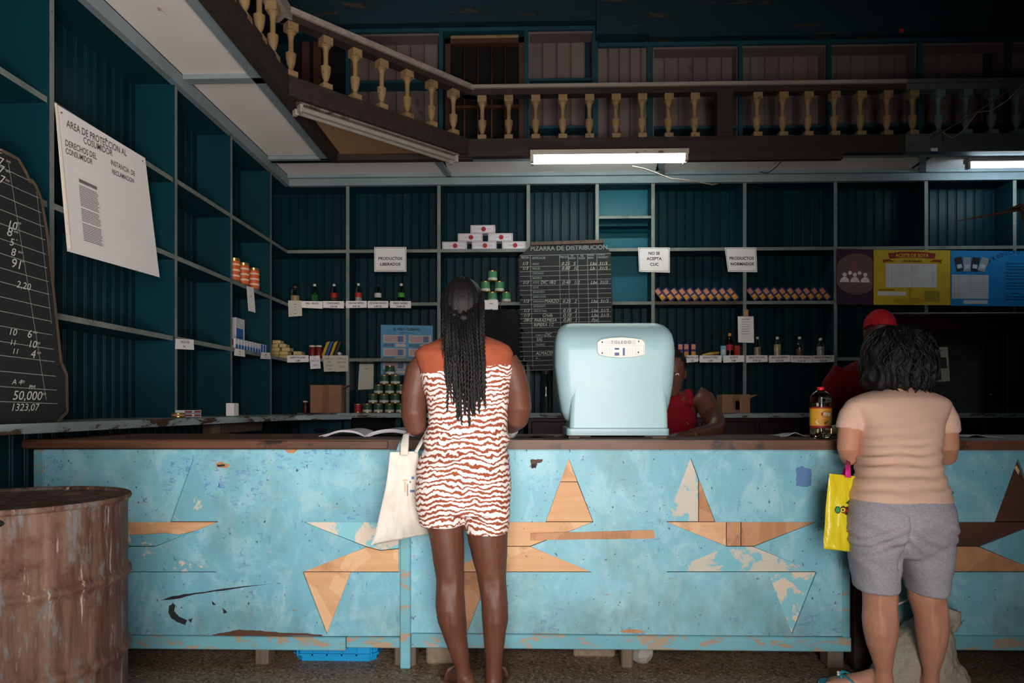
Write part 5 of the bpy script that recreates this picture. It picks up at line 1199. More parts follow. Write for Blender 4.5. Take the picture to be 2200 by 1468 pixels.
def head(mb, c, yaw, s=1.0, pitch=0.0):
    c = Vector(c); R = Matrix.Rotation(yaw, 3, 'Z') @ Matrix.Rotation(-pitch, 3, 'X')     # faces local +Y
    def T(p): return c + R @ (Vector(p) * s)
    rs = []
    for z, rx, y0, y1 in ((-.118,.022,.035,.082),(-.108,.040,.0,.094),(-.085,.055,-.055,.099),(-.06,.062,-.078,.099),(-.03,.068,-.092,.096),(0,.073,-.098,.092),(.03,.076,-.10,.093),(.06,.074,-.094,.088),(.09,.062,-.076,.068),(.108,.042,-.05,.042),(.117,.018,-.025,.016)):
        yc = (y0 + y1) / 2; hd = (y1 - y0) / 2; rs.append([T((rx*math.cos(2*math.pi*i/20), yc + hd*math.sin(2*math.pi*i/20), z)) for i in range(20)])
    mb.rings(rs)
    mb.tube([T((0,.090,.018)), T((0,.104,-.012)), T((0,.112,-.032)), T((0,.100,-.044))], [.008*s,.011*s,.014*s,.009*s], 8)         # nose
    mb.ell(T((0,.094,-.062)), .024*s, .012*s, .007*s, 10, 6, R); mb.ell(T((0,.092,-.072)), .021*s, .012*s, .007*s, 10, 6, R)   # lips
    mb.ell(T((0,.086,.030)), .05*s, .012*s, .008*s, 10, 6, R)                                                                  # brow
    for sd in (-1, 1): mb.ell(T((sd*.076,-.005,-.012)), .010*s, .018*s, .032*s, 8, 8, R)                                        # ears
    return T
def eyes(T, parent, s=1.0):
    m = MB()
    for sd in (-1, 1): m.ell(T((sd*.030,.084,.010)), .011*s, .010*s, .007*s, 10, 8)
    m.build('eyes', plain('eye_white', C(210,204,196), .3), parent, True)
    m = MB()
    for sd in (-1, 1): m.ell(T((sd*.030,.0935,.010)), .005*s, .002*s, .005*s, 10, 6)
    m.build('pupils', M['ink'], parent, True)
def hand(mb, w, d, up, side=1, curl=.5, s=1.0):
    """palm and five fingers; d: direction of the fingers, up: back of the hand, side: thumb side"""
    w = Vector(w); d = Vector(d).normalized(); up = Vector(up); up = (up - d * up.dot(d)).normalized(); lat = d.cross(up) * side
    mb.rings([[w + d*a + lat*(math.cos(q)*b) + up*(math.sin(q)*t) for q in [2*math.pi*i/14 for i in range(14)]] for a, b, t in ((-.01,.027*s,.020*s),(.02,.034*s,.018*s),(.055,.042*s,.016*s),(.085,.042*s,.013*s),(.095,.036*s,.010*s))])
    for k, (o, L) in enumerate(((.032,.070),(.0108,.080),(-.0108,.074),(-.032,.058))):
        p = w + d*.080*s + lat*o*s; pts = [p]; dirv = (d + lat*o*2.2).normalized()
        for seg, bend in ((.42, curl*.6), (.33, curl*1.1), (.25, curl*.9)):
            q = Matrix.Rotation(-bend, 3, d.cross(up)) ; dirv = (Matrix.Rotation(bend, 3, -(d.cross(up))) @ dirv) if False else (dirv*math.cos(bend) - up*math.sin(bend)).normalized() if seg == .42 else dirv
            if seg != .42:
                perp = (up - dirv*up.dot(dirv)).normalized(); dirv = (dirv*math.cos(bend) - perp*math.sin(bend)).normalized()
            pts.append(pts[-1] + dirv*L*s*seg)
        mb.tube(pts, [.0095*s,.009*s,.0082*s,.0068*s], 8)
    p = w + d*.02*s + lat*.030*s; td = (d*.75 + lat*.6 - up*.25).normalized()
    mb.tube([p, p + td*.035*s, p + td*.035*s + (td*.9 - up*.3*curl + d*.3).normalized()*.03*s, p + td*.06*s + (d - up*.6*curl).normalized()*.024*s], [.013*s,.012*s,.010*s,.008*s], 8)
def foot(mb, ankle, dirn, L=.235, h=.085, floor=0.0):
    """foot on the floor; ankle above the heel, dirn: towards the toes; five toes"""
    a = Vector((ankle[0], ankle[1], floor)); d = Vector((dirn[0], dirn[1], 0)).normalized(); s = Vector((-d.y, d.x, 0))
    rs = []
    for t, w, z in ((-.06,.020,.030),(-.05,.028,.050),(-.02,.032,.085),(.02,.033,.088),(.06,.034,.066),(.10,.040,.050),(.135,.043,.036),(.16,.042,.026),(.17,.036,.020)):
        rs.append([a + d*t*L/.235 + s*(w*math.cos(q)) + UP*(z/2 + .006 + z/2*math.sin(q)) for q in [2*math.pi*i/16 for i in range(16)]])
    mb.rings(rs)
    for k, (o, l, r) in enumerate(((.030,.030,.013),(.011,.030,.0095),(-.006,.026,.009),(-.021,.021,.0085),(-.035,.016,.008))):
        p = a + d*.155*L/.235 + s*o + UP*.016; mb.tube([p, p + d*l*.6, p + d*l - UP*.003], [r, r, r*.7], 8)
def skin_mat(name, a, b, spec=.35, rough=.52):
    t = NT(name); v = t.co(rnd=False); c = t.mix(t.ramp(t.noise(5, 5, .6, v), .3, .7), a, b)
    t.b.inputs['Subsurface Weight'].default_value = .06; t.b.inputs['Subsurface Radius'].default_value = (.02,.008,.005)
    return t.out(c, rough, 0, t.noise(160, 3, .6, v), .08, .002, spec)
M['skin_dark'] = skin_mat('skin_deep_brown', C(86,51,38), C(100,61,46)); M['skin_mid'] = skin_mat('skin_tan', C(186,130,104), C(198,142,116)); M['skin_brown'] = skin_mat('skin_brown', C(74,46,36), C(84,53,41))
def hair_mat(name, col=C(14,12,12)):
    t = NT(name); v = t.co((30,30,3), False); return t.out(t.mix(t.noise(8, 5, .6, v), tuple(c*.5 for c in col[:3]) + (1,), tuple(c*1.8 for c in col[:3]) + (1,)), .5, 0, t.noise(10, 4, .6, v), .5, .006, .3)
M['hair'] = hair_mat('black_hair')
def zebra():
    t = NT('zebra_print'); v = t.co((1,1,1), False)
    sx = t.n('ShaderNodeSeparateXYZ'); t.l(v, sx.inputs[0])
    zz = t.math('ADD', sx.outputs[2], t.math('MULTIPLY', t.math('ABSOLUTE', t.math('SUBTRACT', sx.outputs[0], .0)), .06))
    zz = t.math('ADD', zz, t.math('MULTIPLY', t.noise(5.5, 4, .6, t.co((1,1,.7), False)), .13))
    cb_ = t.n('ShaderNodeCombineXYZ'); t.l(sx.outputs[0], cb_.inputs[0]); t.l(sx.outputs[1], cb_.inputs[1]); t.l(zz, cb_.inputs[2])
    wv = t.n('ShaderNodeTexWave', wave_type='BANDS', bands_direction='Z', wave_profile='SIN'); t.l(cb_.outputs[0], wv.inputs['Vector'])
    wv.inputs['Scale'].default_value = 16; wv.inputs['Distortion'].default_value = 5; wv.inputs['Detail'].default_value = 4; wv.inputs['Detail Scale'].default_value = 1.6; wv.inputs['Detail Roughness'].default_value = .65
    mp = t.n('ShaderNodeMapping'); mp.inputs['Scale'].default_value = (.5,.5,3.2); t.l(cb_.outputs[0], mp.inputs[0])
    br = t.math('MULTIPLY', t.noise(22, 8, .72, mp.outputs[0]), 2.1)
    f = t.ramp(t.math('ADD', wv.outputs['Fac'], br), 1.42, 1.50)
    h = t.noise(9, 4, .6, t.co((1,1,2.2), False))
    return t.out(t.mix(f, C(146,74,50), C(238,226,222)), .75, 0, h, .35, .012, .2)
M['zebra'] = zebra()
def cloth_mat(name, a, b, fine=220, fold=8, fs=.35, st=(1,1,1.8)):
    t = NT(name); c = t.mix(t.ramp(t.noise(fine, 3, .6, t.co((1,1,2.5), False)), .35, .65), a, b)
    h = t.math('ADD', t.math('MULTIPLY', t.noise(fold, 4, .6, t.co(st, False)), 1.0), t.math('MULTIPLY', t.noise(260, 2, .5, t.co(rnd=False)), .04))
    return t.out(c, .85, 0, h, fs, .012, .15)
M['rustcloth'] = cloth_mat('rust_cloth', C(146,74,52), C(156,81,57), fs=.25)
M['peach'] = cloth_mat('peach_jersey', C(216,176,156), C(222,184,164), fs=.12)
M['heather'] = cloth_mat('heather_grey', C(150,146,156), C(176,170,178), 120, 8, .2)
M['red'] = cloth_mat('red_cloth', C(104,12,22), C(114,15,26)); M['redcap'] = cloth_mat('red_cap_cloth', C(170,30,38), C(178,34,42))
M['denim'] = cloth_mat('dark_trousers', C(40,44,58), C(52,56,70))

def rnd_loop(lp, n=4):
    out = []; N = len(lp)
    for i in range(N):
        p0, p1, p2, p3 = [Vector((*lp[(i + k) % N], 0)) for k in (-1, 0, 1, 2)]
        for j in range(n):
            f = j / n; p = .5 * ((2*p1) + (p2-p0)*f + (2*p0-5*p1+4*p2-p3)*f*f + (3*p1-p0-3*p2+p3)*f**3); out.append((p.x, p.y))
    return out
# ---------------------------------------------------------------- woman with braids
w1 = thing('person', 'woman with long braids in a zebra print romper leaning at the counter', 'person', (P(1010, HZ, 2.70).x, 2.70, 0))
y1 = 2.70
b = MB(); T1 = head(b, P(995, 668, 2.80), 0.0, .98, math.radians(14))
limb(b, [P(996, 735, 2.78), P(995, 705, 2.79), P(995, 685, 2.80)], [.062, .055, .055])
sil(b, [(735,955,1045,2.78,.06),(752,915,1085,2.77,.085),(790,915,1092,2.76,.10),(860,925,1082,2.74,.10),(930,926,1082,2.72,.10),(1000,914,1082,2.70,.11),(1050,914,1080,2.69,.11),(1085,930,1066,2.695,.09)])
limb(b, [P(914,778,2.77), P(900,800,2.77), P(890,850,2.76), P(889,890,2.745), P(893,914,2.75), P(903,921,2.84), P(918,922,2.95), P(930,922,3.03)], [.05,.056,.054,.053,.046,.040,.033,.026])
limb(b, [P(1086,775,2.77), P(1100,800,2.77), P(1112,845,2.76), P(1115,880,2.745), P(1112,900,2.75), P(1098,912,2.84), P(1075,916,2.95), P(1062,918,3.03)], [.05,.054,.053,.052,.045,.040,.033,.026])
hand(b, P(932, 923, 3.04), (.25, 1, -.05), (0, .1, 1), 1, .35, .95); hand(b, P(1060, 919, 3.04), (-.2, 1, -.05), (0, .1, 1), -1, .35, .95)
leg(b, [(1070,902,996,0),(1125,916,996,0),(1170,925,997,0),(1215,932,998,0),(1248,937,998,.0),(1275,936,998,-.005),(1305,935,1000,-.015),(1335,940,1002,-.015),(1370,953,1004,-.005),(1405,968,1008,.0),(1435,978,1010,.005),(1460,980,1014,.01),(1478,982,1014,.012)], y1)
leg(b, [(1070,996,1094,0),(1125,1000,1092,0),(1165,1006,1091,0),(1205,1016,1089,0),(1240,1025,1088,0),(1268,1030,1089,-.005),(1300,1034,1092,-.015),(1330,1035,1092,-.015),(1365,1038,1087,-.008),(1400,1041,1082,0),(1435,1043,1079,.005),(1460,1042,1079,.008),(1478,1042,1080,.012)], y1)
af1 = P(997, 1478, y1); af2 = P(1061, 1478, y1)
foot(b, (af1.x, y1 + .02), (-.55, 1)); foot(b, (af2.x, y1 + .02), (.05, 1))
def legshape(cx, zk, zc):
    def f(p, n):
        if p.z > .75 or n.y > .2: return 0
        d = 0
        for c_ in cx:
            u = p.x - c_
            if abs(u) < .09:
                d += -.005 * math.exp(-((p.z - zk) / .03) ** 2) * math.exp(-(u / .022) ** 2) + .0035 * math.exp(-((p.z - zk) / .045) ** 2) * (math.exp(-((u - .03) / .009) ** 2) + math.exp(-((u + .03) / .009) ** 2))
                d += -.003 * math.exp(-((p.z - zc) / .06) ** 2) * math.exp(-(u / .008) ** 2) + .002 * noise.noise(p * 16)
                d += .003 * math.exp(-((p.z - .13) / .09) ** 2) * math.exp(-(u / .009) ** 2)
        return d
    return f
remesh(b, 'body', M['skin_dark'], w1, .0055, 5, legshape([P(968, 0, y1).x, P(1058, 0, y1).x], Z_(1255, y1), Z_(1335, y1)))
eyes(T1, w1, .98)
c = MB()
sil(c, [(722,962,1038,2.785,.045),(727,948,1052,2.782,.062),(735,925,1075,2.775,.085),(745,903,1095,2.77,.10),(757,893,1103,2.765,.112),(785,897,1104,2.76,.122),(815,905,1101,2.755,.126),(850,914,1094,2.745,.126),(885,920,1090,2.735,.123),(915,921,1090,2.725,.122),(940,916,1092,2.715,.126),(965,908,1093,2.705,.132),(1000,898,1096,2.695,.142),(1040,893,1098,2.685,.148),(1075,894,1098,2.685,.145),(1100,897,1097,2.69,.135)], 36, 2.4)
sil(c, [(1060,895,1000,2.69,.12),(1100,898,999,2.695,.115),(1120,901,997,2.695,.108),(1128,903,995,2.695,.10)], 24, 2.3)
sil(c, [(1060,996,1098,2.69,.12),(1100,997,1098,2.695,.115),(1125,1000,1095,2.695,.11),(1144,1003,1092,2.695,.10)], 24, 2.3)
zy = P(1000, 792, 2.64).z
def folds1(p, n):
    f = .006 * noise.noise(Vector((p.x*7, p.y*7, p.z*16))) + .003 * noise.noise(Vector((p.x*18, p.y*18, p.z*30)))
    zl = p.z; wz = P(0, 945, 2.6).z
    return f + .010 * math.exp(-((zl - wz) / .022) ** 2) * (1 if n.z < .9 else 0) - .006 * math.exp(-((zl - wz + .035) / .018) ** 2)
remesh(c, 'romper', [M['zebra'], M['rustcloth']], w1, .0065, 4, folds1, .5, lambda q: 1 if q.z > zy + .025 * math.sin((q.x - P(1000,0,2.7).x) * 9) * .6 else 0)
for sgn, px, ang in ((-1, 997, -.5), (1, 1061, .05)):
    sn = thing('tmp', '', '') if False else None
    a = P(px, 1478, y1); a = Vector((a.x, y1 + .02, 0)); d = Vector((ang, 1, 0)).normalized(); s = Vector((-d.y, d.x, 0)); m = MB()
    m.prism([[a + d*t + s*w_ for t, w_ in rnd_loop([(-.075,0),(-.06,.034),(0,.038),(.08,.042),(.15,.050),(.195,.03),(.205,0),(.195,-.03),(.15,-.05),(.08,-.042),(0,-.038),(-.06,-.034)])]], (0, 0, .014)); m.build('sandal_sole', M['oldwood'], w1)
    m = MB(); m.tube([a + d*.10 + s*.045 + UP*.01, a + d*.095 + s*.03 + UP*.05, a + d*.09 + UP*.062, a + d*.095 - s*.03 + UP*.05, a + d*.10 - s*.045 + UP*.01], [(.012,.003)]*5, 8); m.build('sandal_strap', M['oldwood'], w1, True)
# braided hair
hb = MB(); hc_ = P(994, 657, 2.785); n = 96; rs = []
for k in range(25):
    th = math.radians(-62 + 152 * k / 24); r = []
    for i in range(n):
        q = 2*math.pi*i/n; rid = 1 + .028 * abs(math.sin(q * 11)) * math.cos(th)
        x = .0885 * math.cos(th) * math.cos(q) * rid; y = .104 * math.cos(th) * math.sin(q) * rid; z = .119 * math.sin(th) - .002
        if y > .055: y = .055 + (y - .055) * .3
        bump = .004 * math.sin(th * 60 + (i % 9))
        r.append(hc_ + Vector((x * (1 + bump*2), y, z + bump*.3)))
    rs.append(r)
hb.rings(rs); hair = hb.build('hair', M['hair'], w1, True)
def braid(pts, r, name='braid', tw=.017):
    L = [Vector(p) for p in pts]; out = []; rad = []
    tot = sum((b_ - a_).length for a_, b_ in zip(L, L[1:])); N = int(tot / (tw / 3.4)); d_ = 0
    # resample
    seg = [0]
    for a_, b_ in zip(L, L[1:]): seg.append(seg[-1] + (b_ - a_).length)
    for i in range(N + 1):
        t = tot * i / N; k = max(j for j in range(len(seg)) if seg[j] <= t + 1e-9); k = min(k, len(L) - 2)
        f = (t - seg[k]) / max(seg[k+1] - seg[k], 1e-6); ff = f
        p0 = L[max(k-1,0)]; p1 = L[k]; p2 = L[k+1]; p3 = L[min(k+2, len(L)-1)]
        p = .5 * ((2*p1) + (p2-p0)*f + (2*p0-5*p1+4*p2-p3)*f*f + (3*p1-p0-3*p2+p3)*f**3)
        ph = 2*math.pi*t/tw; tap = 1 if t < tot * .85 else max(.25, (tot - t) / (tot * .15))
        out.append(p + RGT * (.0022 * math.sin(ph) * tap)); rad.append(r * tap * (.82 + .26 * abs(math.sin(ph))))
    m = MB(); m.tube(out, rad, 6); m.build(name, M['hair'], w1, True)
rnd = random.Random(11)
ends = [(953,770),(958,800),(960,842),(964,790),(969,868),(973,903),(977,830),(981,880),(984,850),(988,905),(991,930),(994,870),(998,893),(1001,915),(1004,860),(1008,945),(1011,905),(1014,880),(1017,930),(1020,860),(1023,905),(1027,885),(1030,850),(1033,898),(1037,880),(1040,830),(1043,905),(1046,870),(962,905),(984,935),(1012,860),(1030,915),(1040,855),(975,850),(1000,880)]
ends += [(x_ + rnd.uniform(-4, 4), y_ - rnd.uniform(0, 60)) for x_, y_ in ends[::2]]
for j, (ex_, ey_) in enumerate(ends):
    u = (ex_ - 953) / 93; sx = 951 + 86 * u; Yb_ = 2.662 - .03 * math.sin(math.pi * u) - (.012 if j > 27 else 0) - rnd.uniform(0, .014)
    jx = lambda a=3: rnd.uniform(-a, a)
    up_ = 640 + 34 * math.sin(math.pi * u) + rnd.uniform(-6, 8)
    mid = 745 if ey_ > 780 else 715
    pts = [P(sx, up_, 2.715 - .03 * math.sin(math.pi * u)), P(sx + jx(2), up_ + 40, Yb_ + .015), P(sx*.6 + ex_*.4 + jx(2), mid, Yb_ - .006), P(sx*.25 + ex_*.75 + jx(), mid*.5 + ey_*.5, Yb_ - .022), P(ex_ + jx(), ey_, Yb_ - .012 + rnd.uniform(-.006, .006))]
    braid(pts, .0046 + rnd.uniform(-.0006, .0009))
for sd, pts in (('l', [P(956,628,2.77), P(955,655,2.72), P(968,672,2.685), P(990,682,2.672)]), ('l', [P(955,645,2.77), P(956,668,2.725), P(970,683,2.688), P(990,687,2.672)]), ('r', [P(1034,628,2.77), P(1034,655,2.72), P(1022,672,2.685), P(1000,682,2.672)]), ('r', [P(1034,645,2.77), P(1033,668,2.725), P(1020,683,2.688), P(1000,687,2.672)])):
    braid(pts, .0095, 'side_twist', .022)
m = MB(); m.ell(P(996, 683, 2.668), .020, .014, .017, 16, 10); kn = m.build('hair_knot', M['hair'], w1, True)
m = MB(); m.lathe([(.004,-.004),(.006,0),(.004,.004)], P(951, 688, 2.73), 8); m.build('earring', plain('silver', C(200,200,200), .2, 1), w1, True)

# white woven bag on her arm
def bagmesh(name, mat, parent, left, right, Y, thick, nz=.006, cols=22, rows=26, yfun=None):
    def edge(e, t):
        k = t * (len(e) - 1); i = min(int(k), len(e) - 2); f = k - i; return (e[i][0]*(1-f) + e[i+1][0]*f, e[i][1]*(1-f) + e[i+1][1]*f)
    vs = []; fs = []
    for s in (-1, 1):
        for r in range(rows + 1):
            l = edge(left, r / rows); q = edge(right, r / rows)
            for c_ in range(cols + 1):
                u = c_ / cols; x = l[0]*(1-u) + q[0]*u; y = l[1]*(1-u) + q[1]*u; YY = Y + (yfun(u, r/rows) if yfun else 0); p = P(x, y, YY)
                pil = (max(0, 1 - (2*u - 1) ** 2) ** .5) * (.35 + .65 * min(1, r / rows * 1.6)) * (1 if r < rows else .15)
                p.y += s * thick * pil + s * nz * pil * (noise.noise(Vector((x*.03, y*.018, s))) + .5 * noise.noise(Vector((x*.09, y*.03, s + 3)))); vs.append(p)
    W = cols + 1; N = W * (rows + 1)
    for s in (0, 1):
        for r in range(rows):
            for c_ in range(cols): a_ = s*N + r*W + c_; fs.append((a_, a_+1, a_+W+1, a_+W) if s == 0 else (a_, a_+W, a_+W+1, a_+1))
    for r in range(rows):
        for c_ in (0, cols): a_ = r*W + c_; fs.append((a_, a_+W, a_+W+N, a_+N))
    for c_ in range(cols): a_ = rows*W + c_; fs.append((a_, a_+1, a_+1+N, a_+N))
    m = MB(); m.add(vs, fs); return m.build(name, mat, parent, True, 70)
def woven():
    t = NT('woven_plastic'); v = t.co(rnd=False); c = t.mix(t.ramp(t.noise(6, 6, .65, v), .45, .7), C(212,205,196), C(190,178,162))
    ck = t.n('ShaderNodeTexChecker'); ck.inputs['Scale'].default_value = 420; t.l(v, ck.inputs['Vector'])
    h = t.math('ADD', t.noise(16, 5, .6, t.co((2,2,.6), False)), t.math('MULTIPLY', ck.outputs['Fac'], .03)); return t.out(c, .6, 0, h, .5, .01, .3)
M['woven'] = woven()
M['sackcloth'] = cloth_mat('dirty_sackcloth', C(176,166,150), C(150,140,124), 160, 14, .4)
YW = 2.66
wb = thing('tote_bag', 'white woven plastic bag hanging from the braided woman\'s left arm', 'bag', P(860, 1165, YW))
bagmesh('bag_body', M['woven'], wb, [(838,972),(834,1010),(828,1050),(819,1090),(811,1125),(805,1150),(797,1172)], [(898,970),(902,1010),(908,1050),(914,1090),(917,1120),(918,1138),(919,1148)], YW, .022, .010, 24, 30, lambda u, v: .10 * u * v + .05 * u)
m = MB(); m.tube([P(868,978,YW-.016), P(869,955,YW), P(872,935,YW+.05), P(880,928,YW+.09)], [(.016,.002),(.017,.002),(.013,.002),(.01,.002)], 8); m.build('handle', M['woven'], wb, True)
m = MB(); m.tube([P(855,974,YW+.03), P(860,955,YW+.05), P(868,938,YW+.08)], [(.012,.002),(.010,.002),(.007,.002)], 8); m.build('handle', plain('handle_blue', C(150,180,200), .6), wb, True)
m = MB(); m.tube([P(893,972,YW+.02), P(905,950,YW+.05), P(916,930,YW+.10), P(914,905,YW+.14)], [(.010,.002),(.010,.002),(.009,.002),(.008,.002)], 8); m.build('handle', M['woven'], wb, True)
m = MB()
for x0, x1, yy0, yy1, mi in ((881,891,1053,1058,0),(884,890,1024,1030,0),(880,883,1034,1038,0),(866,876,1030,1034,1),(868,872,1036,1058,1),(874,877,1040,1066,2)):
    m.quad(P(x0,yy1,YW+.03), P(x1,yy1,YW+.03), P(x1,yy0,YW+.03), P(x0,yy0,YW+.03), mi)
o_ = m.build('faded_print', [plain('print_faded_blue', C(96,116,160)), plain('print_faded_orange', C(216,176,150)), plain('print_faded_grey', C(160,150,140))], wb)
# project the print onto the bag front
bod = [o for o in wb.children if o.name.startswith('bag_body')][0]
def onto(obj, body, off=.0012):
    from mathutils.bvhtree import BVHTree
    tr = BVHTree.FromPolygons([v.co for v in body.data.vertices], [p.vertices for p in body.data.polygons])
    org = ORG[body.parent.name]; cl = CAM - org
    for v in obj.data.vertices:
        d = (v.co - cl).normalized(); h = tr.ray_cast(cl, d)
        if h[0] is not None: v.co = h[0] - d * off
def subdiv(o, n=6):
    bm = bmesh.new(); bm.from_mesh(o.data); bmesh.ops.subdivide_edges(bm, edges=bm.edges[:], cuts=n, use_grid_fill=True); bm.to_mesh(o.data); bm.free()
onto(o_, bod)

# ---------------------------------------------------------------- woman in peach shirt
w2 = thing('person', 'woman in a peach shirt and grey shorts standing at the right of the counter', 'person', (P(1930, HZ, 2.66).x, 2.66, 0))
b = MB(); T2 = head(b, P(1932, 775, 2.90), 0.0, .98, math.radians(38))
limb(b, [P(1930, 860, 2.80), P(1931, 835, 2.83), P(1932, 805, 2.87)], [.07, .055, .055])
sil(b, [(842,1890,1972,2.80,.05),(860,1864,2000,2.79,.07),(920,1866,2000,2.75,.09),(1000,1866,1994,2.70,.095),(1060,1846,2014,2.66,.11),(1110,1846,2018,2.65,.11),(1140,1856,2008,2.66,.09)])
limb(b, [P(1846,878,2.79), P(1831,898,2.785), P(1825,930,2.775), P(1822,962,2.76), P(1826,981,2.79), P(1824,968,2.88), P(1836,948,2.97), P(1850,938,3.04)], [.035,.042,.044,.042,.038,.036,.032,.025])
limb(b, [P(2016,882,2.79), P(2029,902,2.785), P(2034,935,2.775), P(2036,962,2.76), P(2034,981,2.79), P(2035,968,2.88), P(2022,948,2.97), P(2008,938,3.04)], [.035,.041,.043,.041,.037,.036,.032,.025])
hand(b, P(1852, 937, 3.05), (.2, 1, -.02), (0, .1, 1), 1, .4, .9); hand(b, P(2006, 937, 3.05), (-.2, 1, -.02), (0, .1, 1), -1, .4, .9)
leg(b, [(1200,1845,1925,0),(1260,1855,1924,0),(1285,1857,1925,0),(1305,1857,1924,-.002),(1330,1856,1926,-.012),(1355,1858,1926,-.015),(1385,1864,1922,-.01),(1415,1874,1917,0),(1440,1882,1915,.005),(1458,1880,1917,.01),(1472,1878,1918,.012)], 2.70)
leg(b, [(1200,1945,2028,0),(1260,1954,2026,0),(1285,1955,2028,0),(1305,1962,2030,-.002),(1330,1969,2034,-.012),(1355,1971,2035,-.015),(1385,1975,2030,-.01),(1415,1980,2023,0),(1440,1985,2017,.005),(1458,1985,2016,.01),(1476,1984,2016,.012)], 2.68)
fa = P(1895, 1470, 2.72); fb = P(2000, 1475, 2.70)
foot(b, (fa.x - .01, 2.74), (-1, .42)); foot(b, (fb.x, 2.72), (.12, 1))
remesh(b, 'body', M['skin_mid'], w2, .0055, 5, legshape([P(1891, 0, 2.7).x, P(1994, 0, 2.7).x], Z_(1292, 2.7), Z_(1350, 2.7))); eyes(T2, w2, .98)
c = MB()
sil(c, [(834,1905,1955,2.815,.035),(838,1885,1978,2.81,.055),(846,1858,2004,2.80,.075),(856,1834,2026,2.79,.092),(866,1822,2036,2.785,.10),(882,1832,2028,2.78,.112),(910,1848,2017,2.765,.122),(940,1851,2013,2.745,.126),(970,1852,2010,2.725,.126),(1000,1849,2010,2.705,.126),(1025,1843,2016,2.685,.13),(1050,1836,2025,2.67,.137),(1068,1833,2030,2.66,.142),(1075,1833,2031,2.66,.142)], 36, 2.4)
limb(c, [P(1862,872,2.79), P(1842,880,2.79), P(1831,896,2.785), P(1827,912,2.78), P(1825.5,922,2.78)], [.046,.052,.053,.0525,.0525]); limb(c, [P(2004,874,2.79), P(2022,884,2.79), P(2030,902,2.785), P(2033,918,2.78), P(2034,929,2.78)], [.046,.051,.051,.050,.050])
zs0 = P(0, 1075, 2.5).z
def folds2(p, n):
    dx = p.x - w2.location.x; z = p.z
    lo = math.exp(-((z - .90) / .10) ** 2)
    a = .0075 * lo * math.sin(z * 150 + 9 * abs(dx) * (1 if dx < 0 else -1) + 3 * noise.noise(Vector((p.x*8, 0, z*6)))) * (.35 + 1.2 * abs(noise.noise(Vector((p.x*5, p.y*5, z*14)))))
    strap = .003 * math.exp(-((z - 1.00 - .10*dx) / .008) ** 2)
    return a + .004 * noise.noise(Vector((p.x*9, p.y*9, z*9))) + strap
remesh(c, 'shirt', M['peach'], w2, .006, 10, folds2)
c = MB()
sil(c, [(1050,1842,2022,2.665,.128),(1070,1836,2029,2.66,.140),(1090,1832,2036,2.65,.147),(1120,1829,2040,2.643,.150),(1150,1828,2040,2.65,.138),(1172,1831,2037,2.662,.122),(1190,1838,2030,2.67,.10)], 36, 2.4)
sil(c, [(1120,1829,1934,2.65,.135),(1160,1829,1928,2.665,.122),(1200,1832,1924,2.68,.112),(1240,1838,1923,2.69,.105),(1258,1840,1923,2.69,.10),(1267,1841,1923,2.69,.10)], 26, 2.4)
sil(c, [(1120,1930,2040,2.65,.135),(1160,1932,2038,2.665,.122),(1200,1939,2035,2.67,.112),(1240,1949,2029,2.675,.103),(1262,1954,2026,2.675,.098),(1273,1955,2026,2.675,.098)], 26, 2.4)
def folds3(p, n):
    dx = p.x - P(1930,0,2.6).x; z = p.z
    cr_ = math.exp(-((z - P(0,1155,2.55).z) / .055) ** 2)
    sgn_ = 1 if dx > 0 else -1
    a = .0035 * cr_ * math.sin(z * 150 + 60 * abs(dx) + 4 * noise.noise(p * 8)) + .006 * noise.noise(Vector((dx*9 - sgn_*z*9, p.y*7, z*7))) + .003 * noise.noise(Vector((dx*20 - sgn_*z*24, p.y*9, z*16)))
    a -= .012 * math.exp(-(dx / .010) ** 2) * (1 if .52 < z < .74 else 0) * (1 if n.y < 0 else 0)
    return a
remesh(c, 'shorts', M['heather'], w2, .006, 14, folds3)
# shoulder-length wavy hair
c = MB()
sil(c, [(703,1908,1948,2.87,.02),(706,1895,1962,2.87,.045),(714,1880,1978,2.87,.075),(730,1868,1990,2.865,.10),(755,1860,1998,2.855,.112),(785,1856,2003,2.845,.112),(808,1854,2004,2.835,.10),(824,1857,2000,2.825,.088),(836,1868,1992,2.82,.075)], 40, 2.1)
hc2 = P(1930, 770, 2.86)
def hfold(p, n):
    d = p - hc2; q = math.atan2(d.x, -d.y)
    return .007 * math.sin(q * 17 + 6 * noise.noise(p * 9)) + .013 * noise.noise(Vector((p.x*14, p.y*14, p.z*7))) + .012 * noise.noise(p * 30) * max(0, (hc2.z + .02 - p.z) * 6)
h2 = remesh(c, 'hair', M['hair'], w2, .0065, 3, hfold)
r2 = random.Random(5); m = MB()
for i in range(330):
    q = r2.uniform(-2.0, 2.0); rr_ = .118 + r2.uniform(-.012, .010); z0 = hc2.z + r2.uniform(-.09, .11); cz = math.cos(min(abs(z0 - hc2.z) / .14, 1.2))
    L_ = r2.uniform(.05, .11); z1 = max(z0 - L_, P(1930, 846, 2.74).z + r2.uniform(-.008, .02)); x0_ = math.sin(q); y0_ = -math.cos(q)
    f1 = rr_ * cz * 1.06; f2 = rr_ * 1.05; pts = []
    for k in range(6):
        t = k / 5; f = f1*(1-t) + f2*t; qq = q + .10 * math.sin(t * 5 + i); z = z0*(1-t) + z1*t
        sh = (1.0 if z > hc2.z - .06 else 1.0 - (hc2.z - .06 - z) * 2.2)
        pts.append(Vector((hc2.x + math.sin(qq) * f * 1.14 * sh, hc2.y - .008 - math.cos(qq) * f * 1.0, z)))
    m.tube(pts, [.0015, .0032, .0036, .003, .0022, .0006], 5)
lk = m.build('hair_locks', M['hair'], w2, True); lk['kind'] = 'stuff'
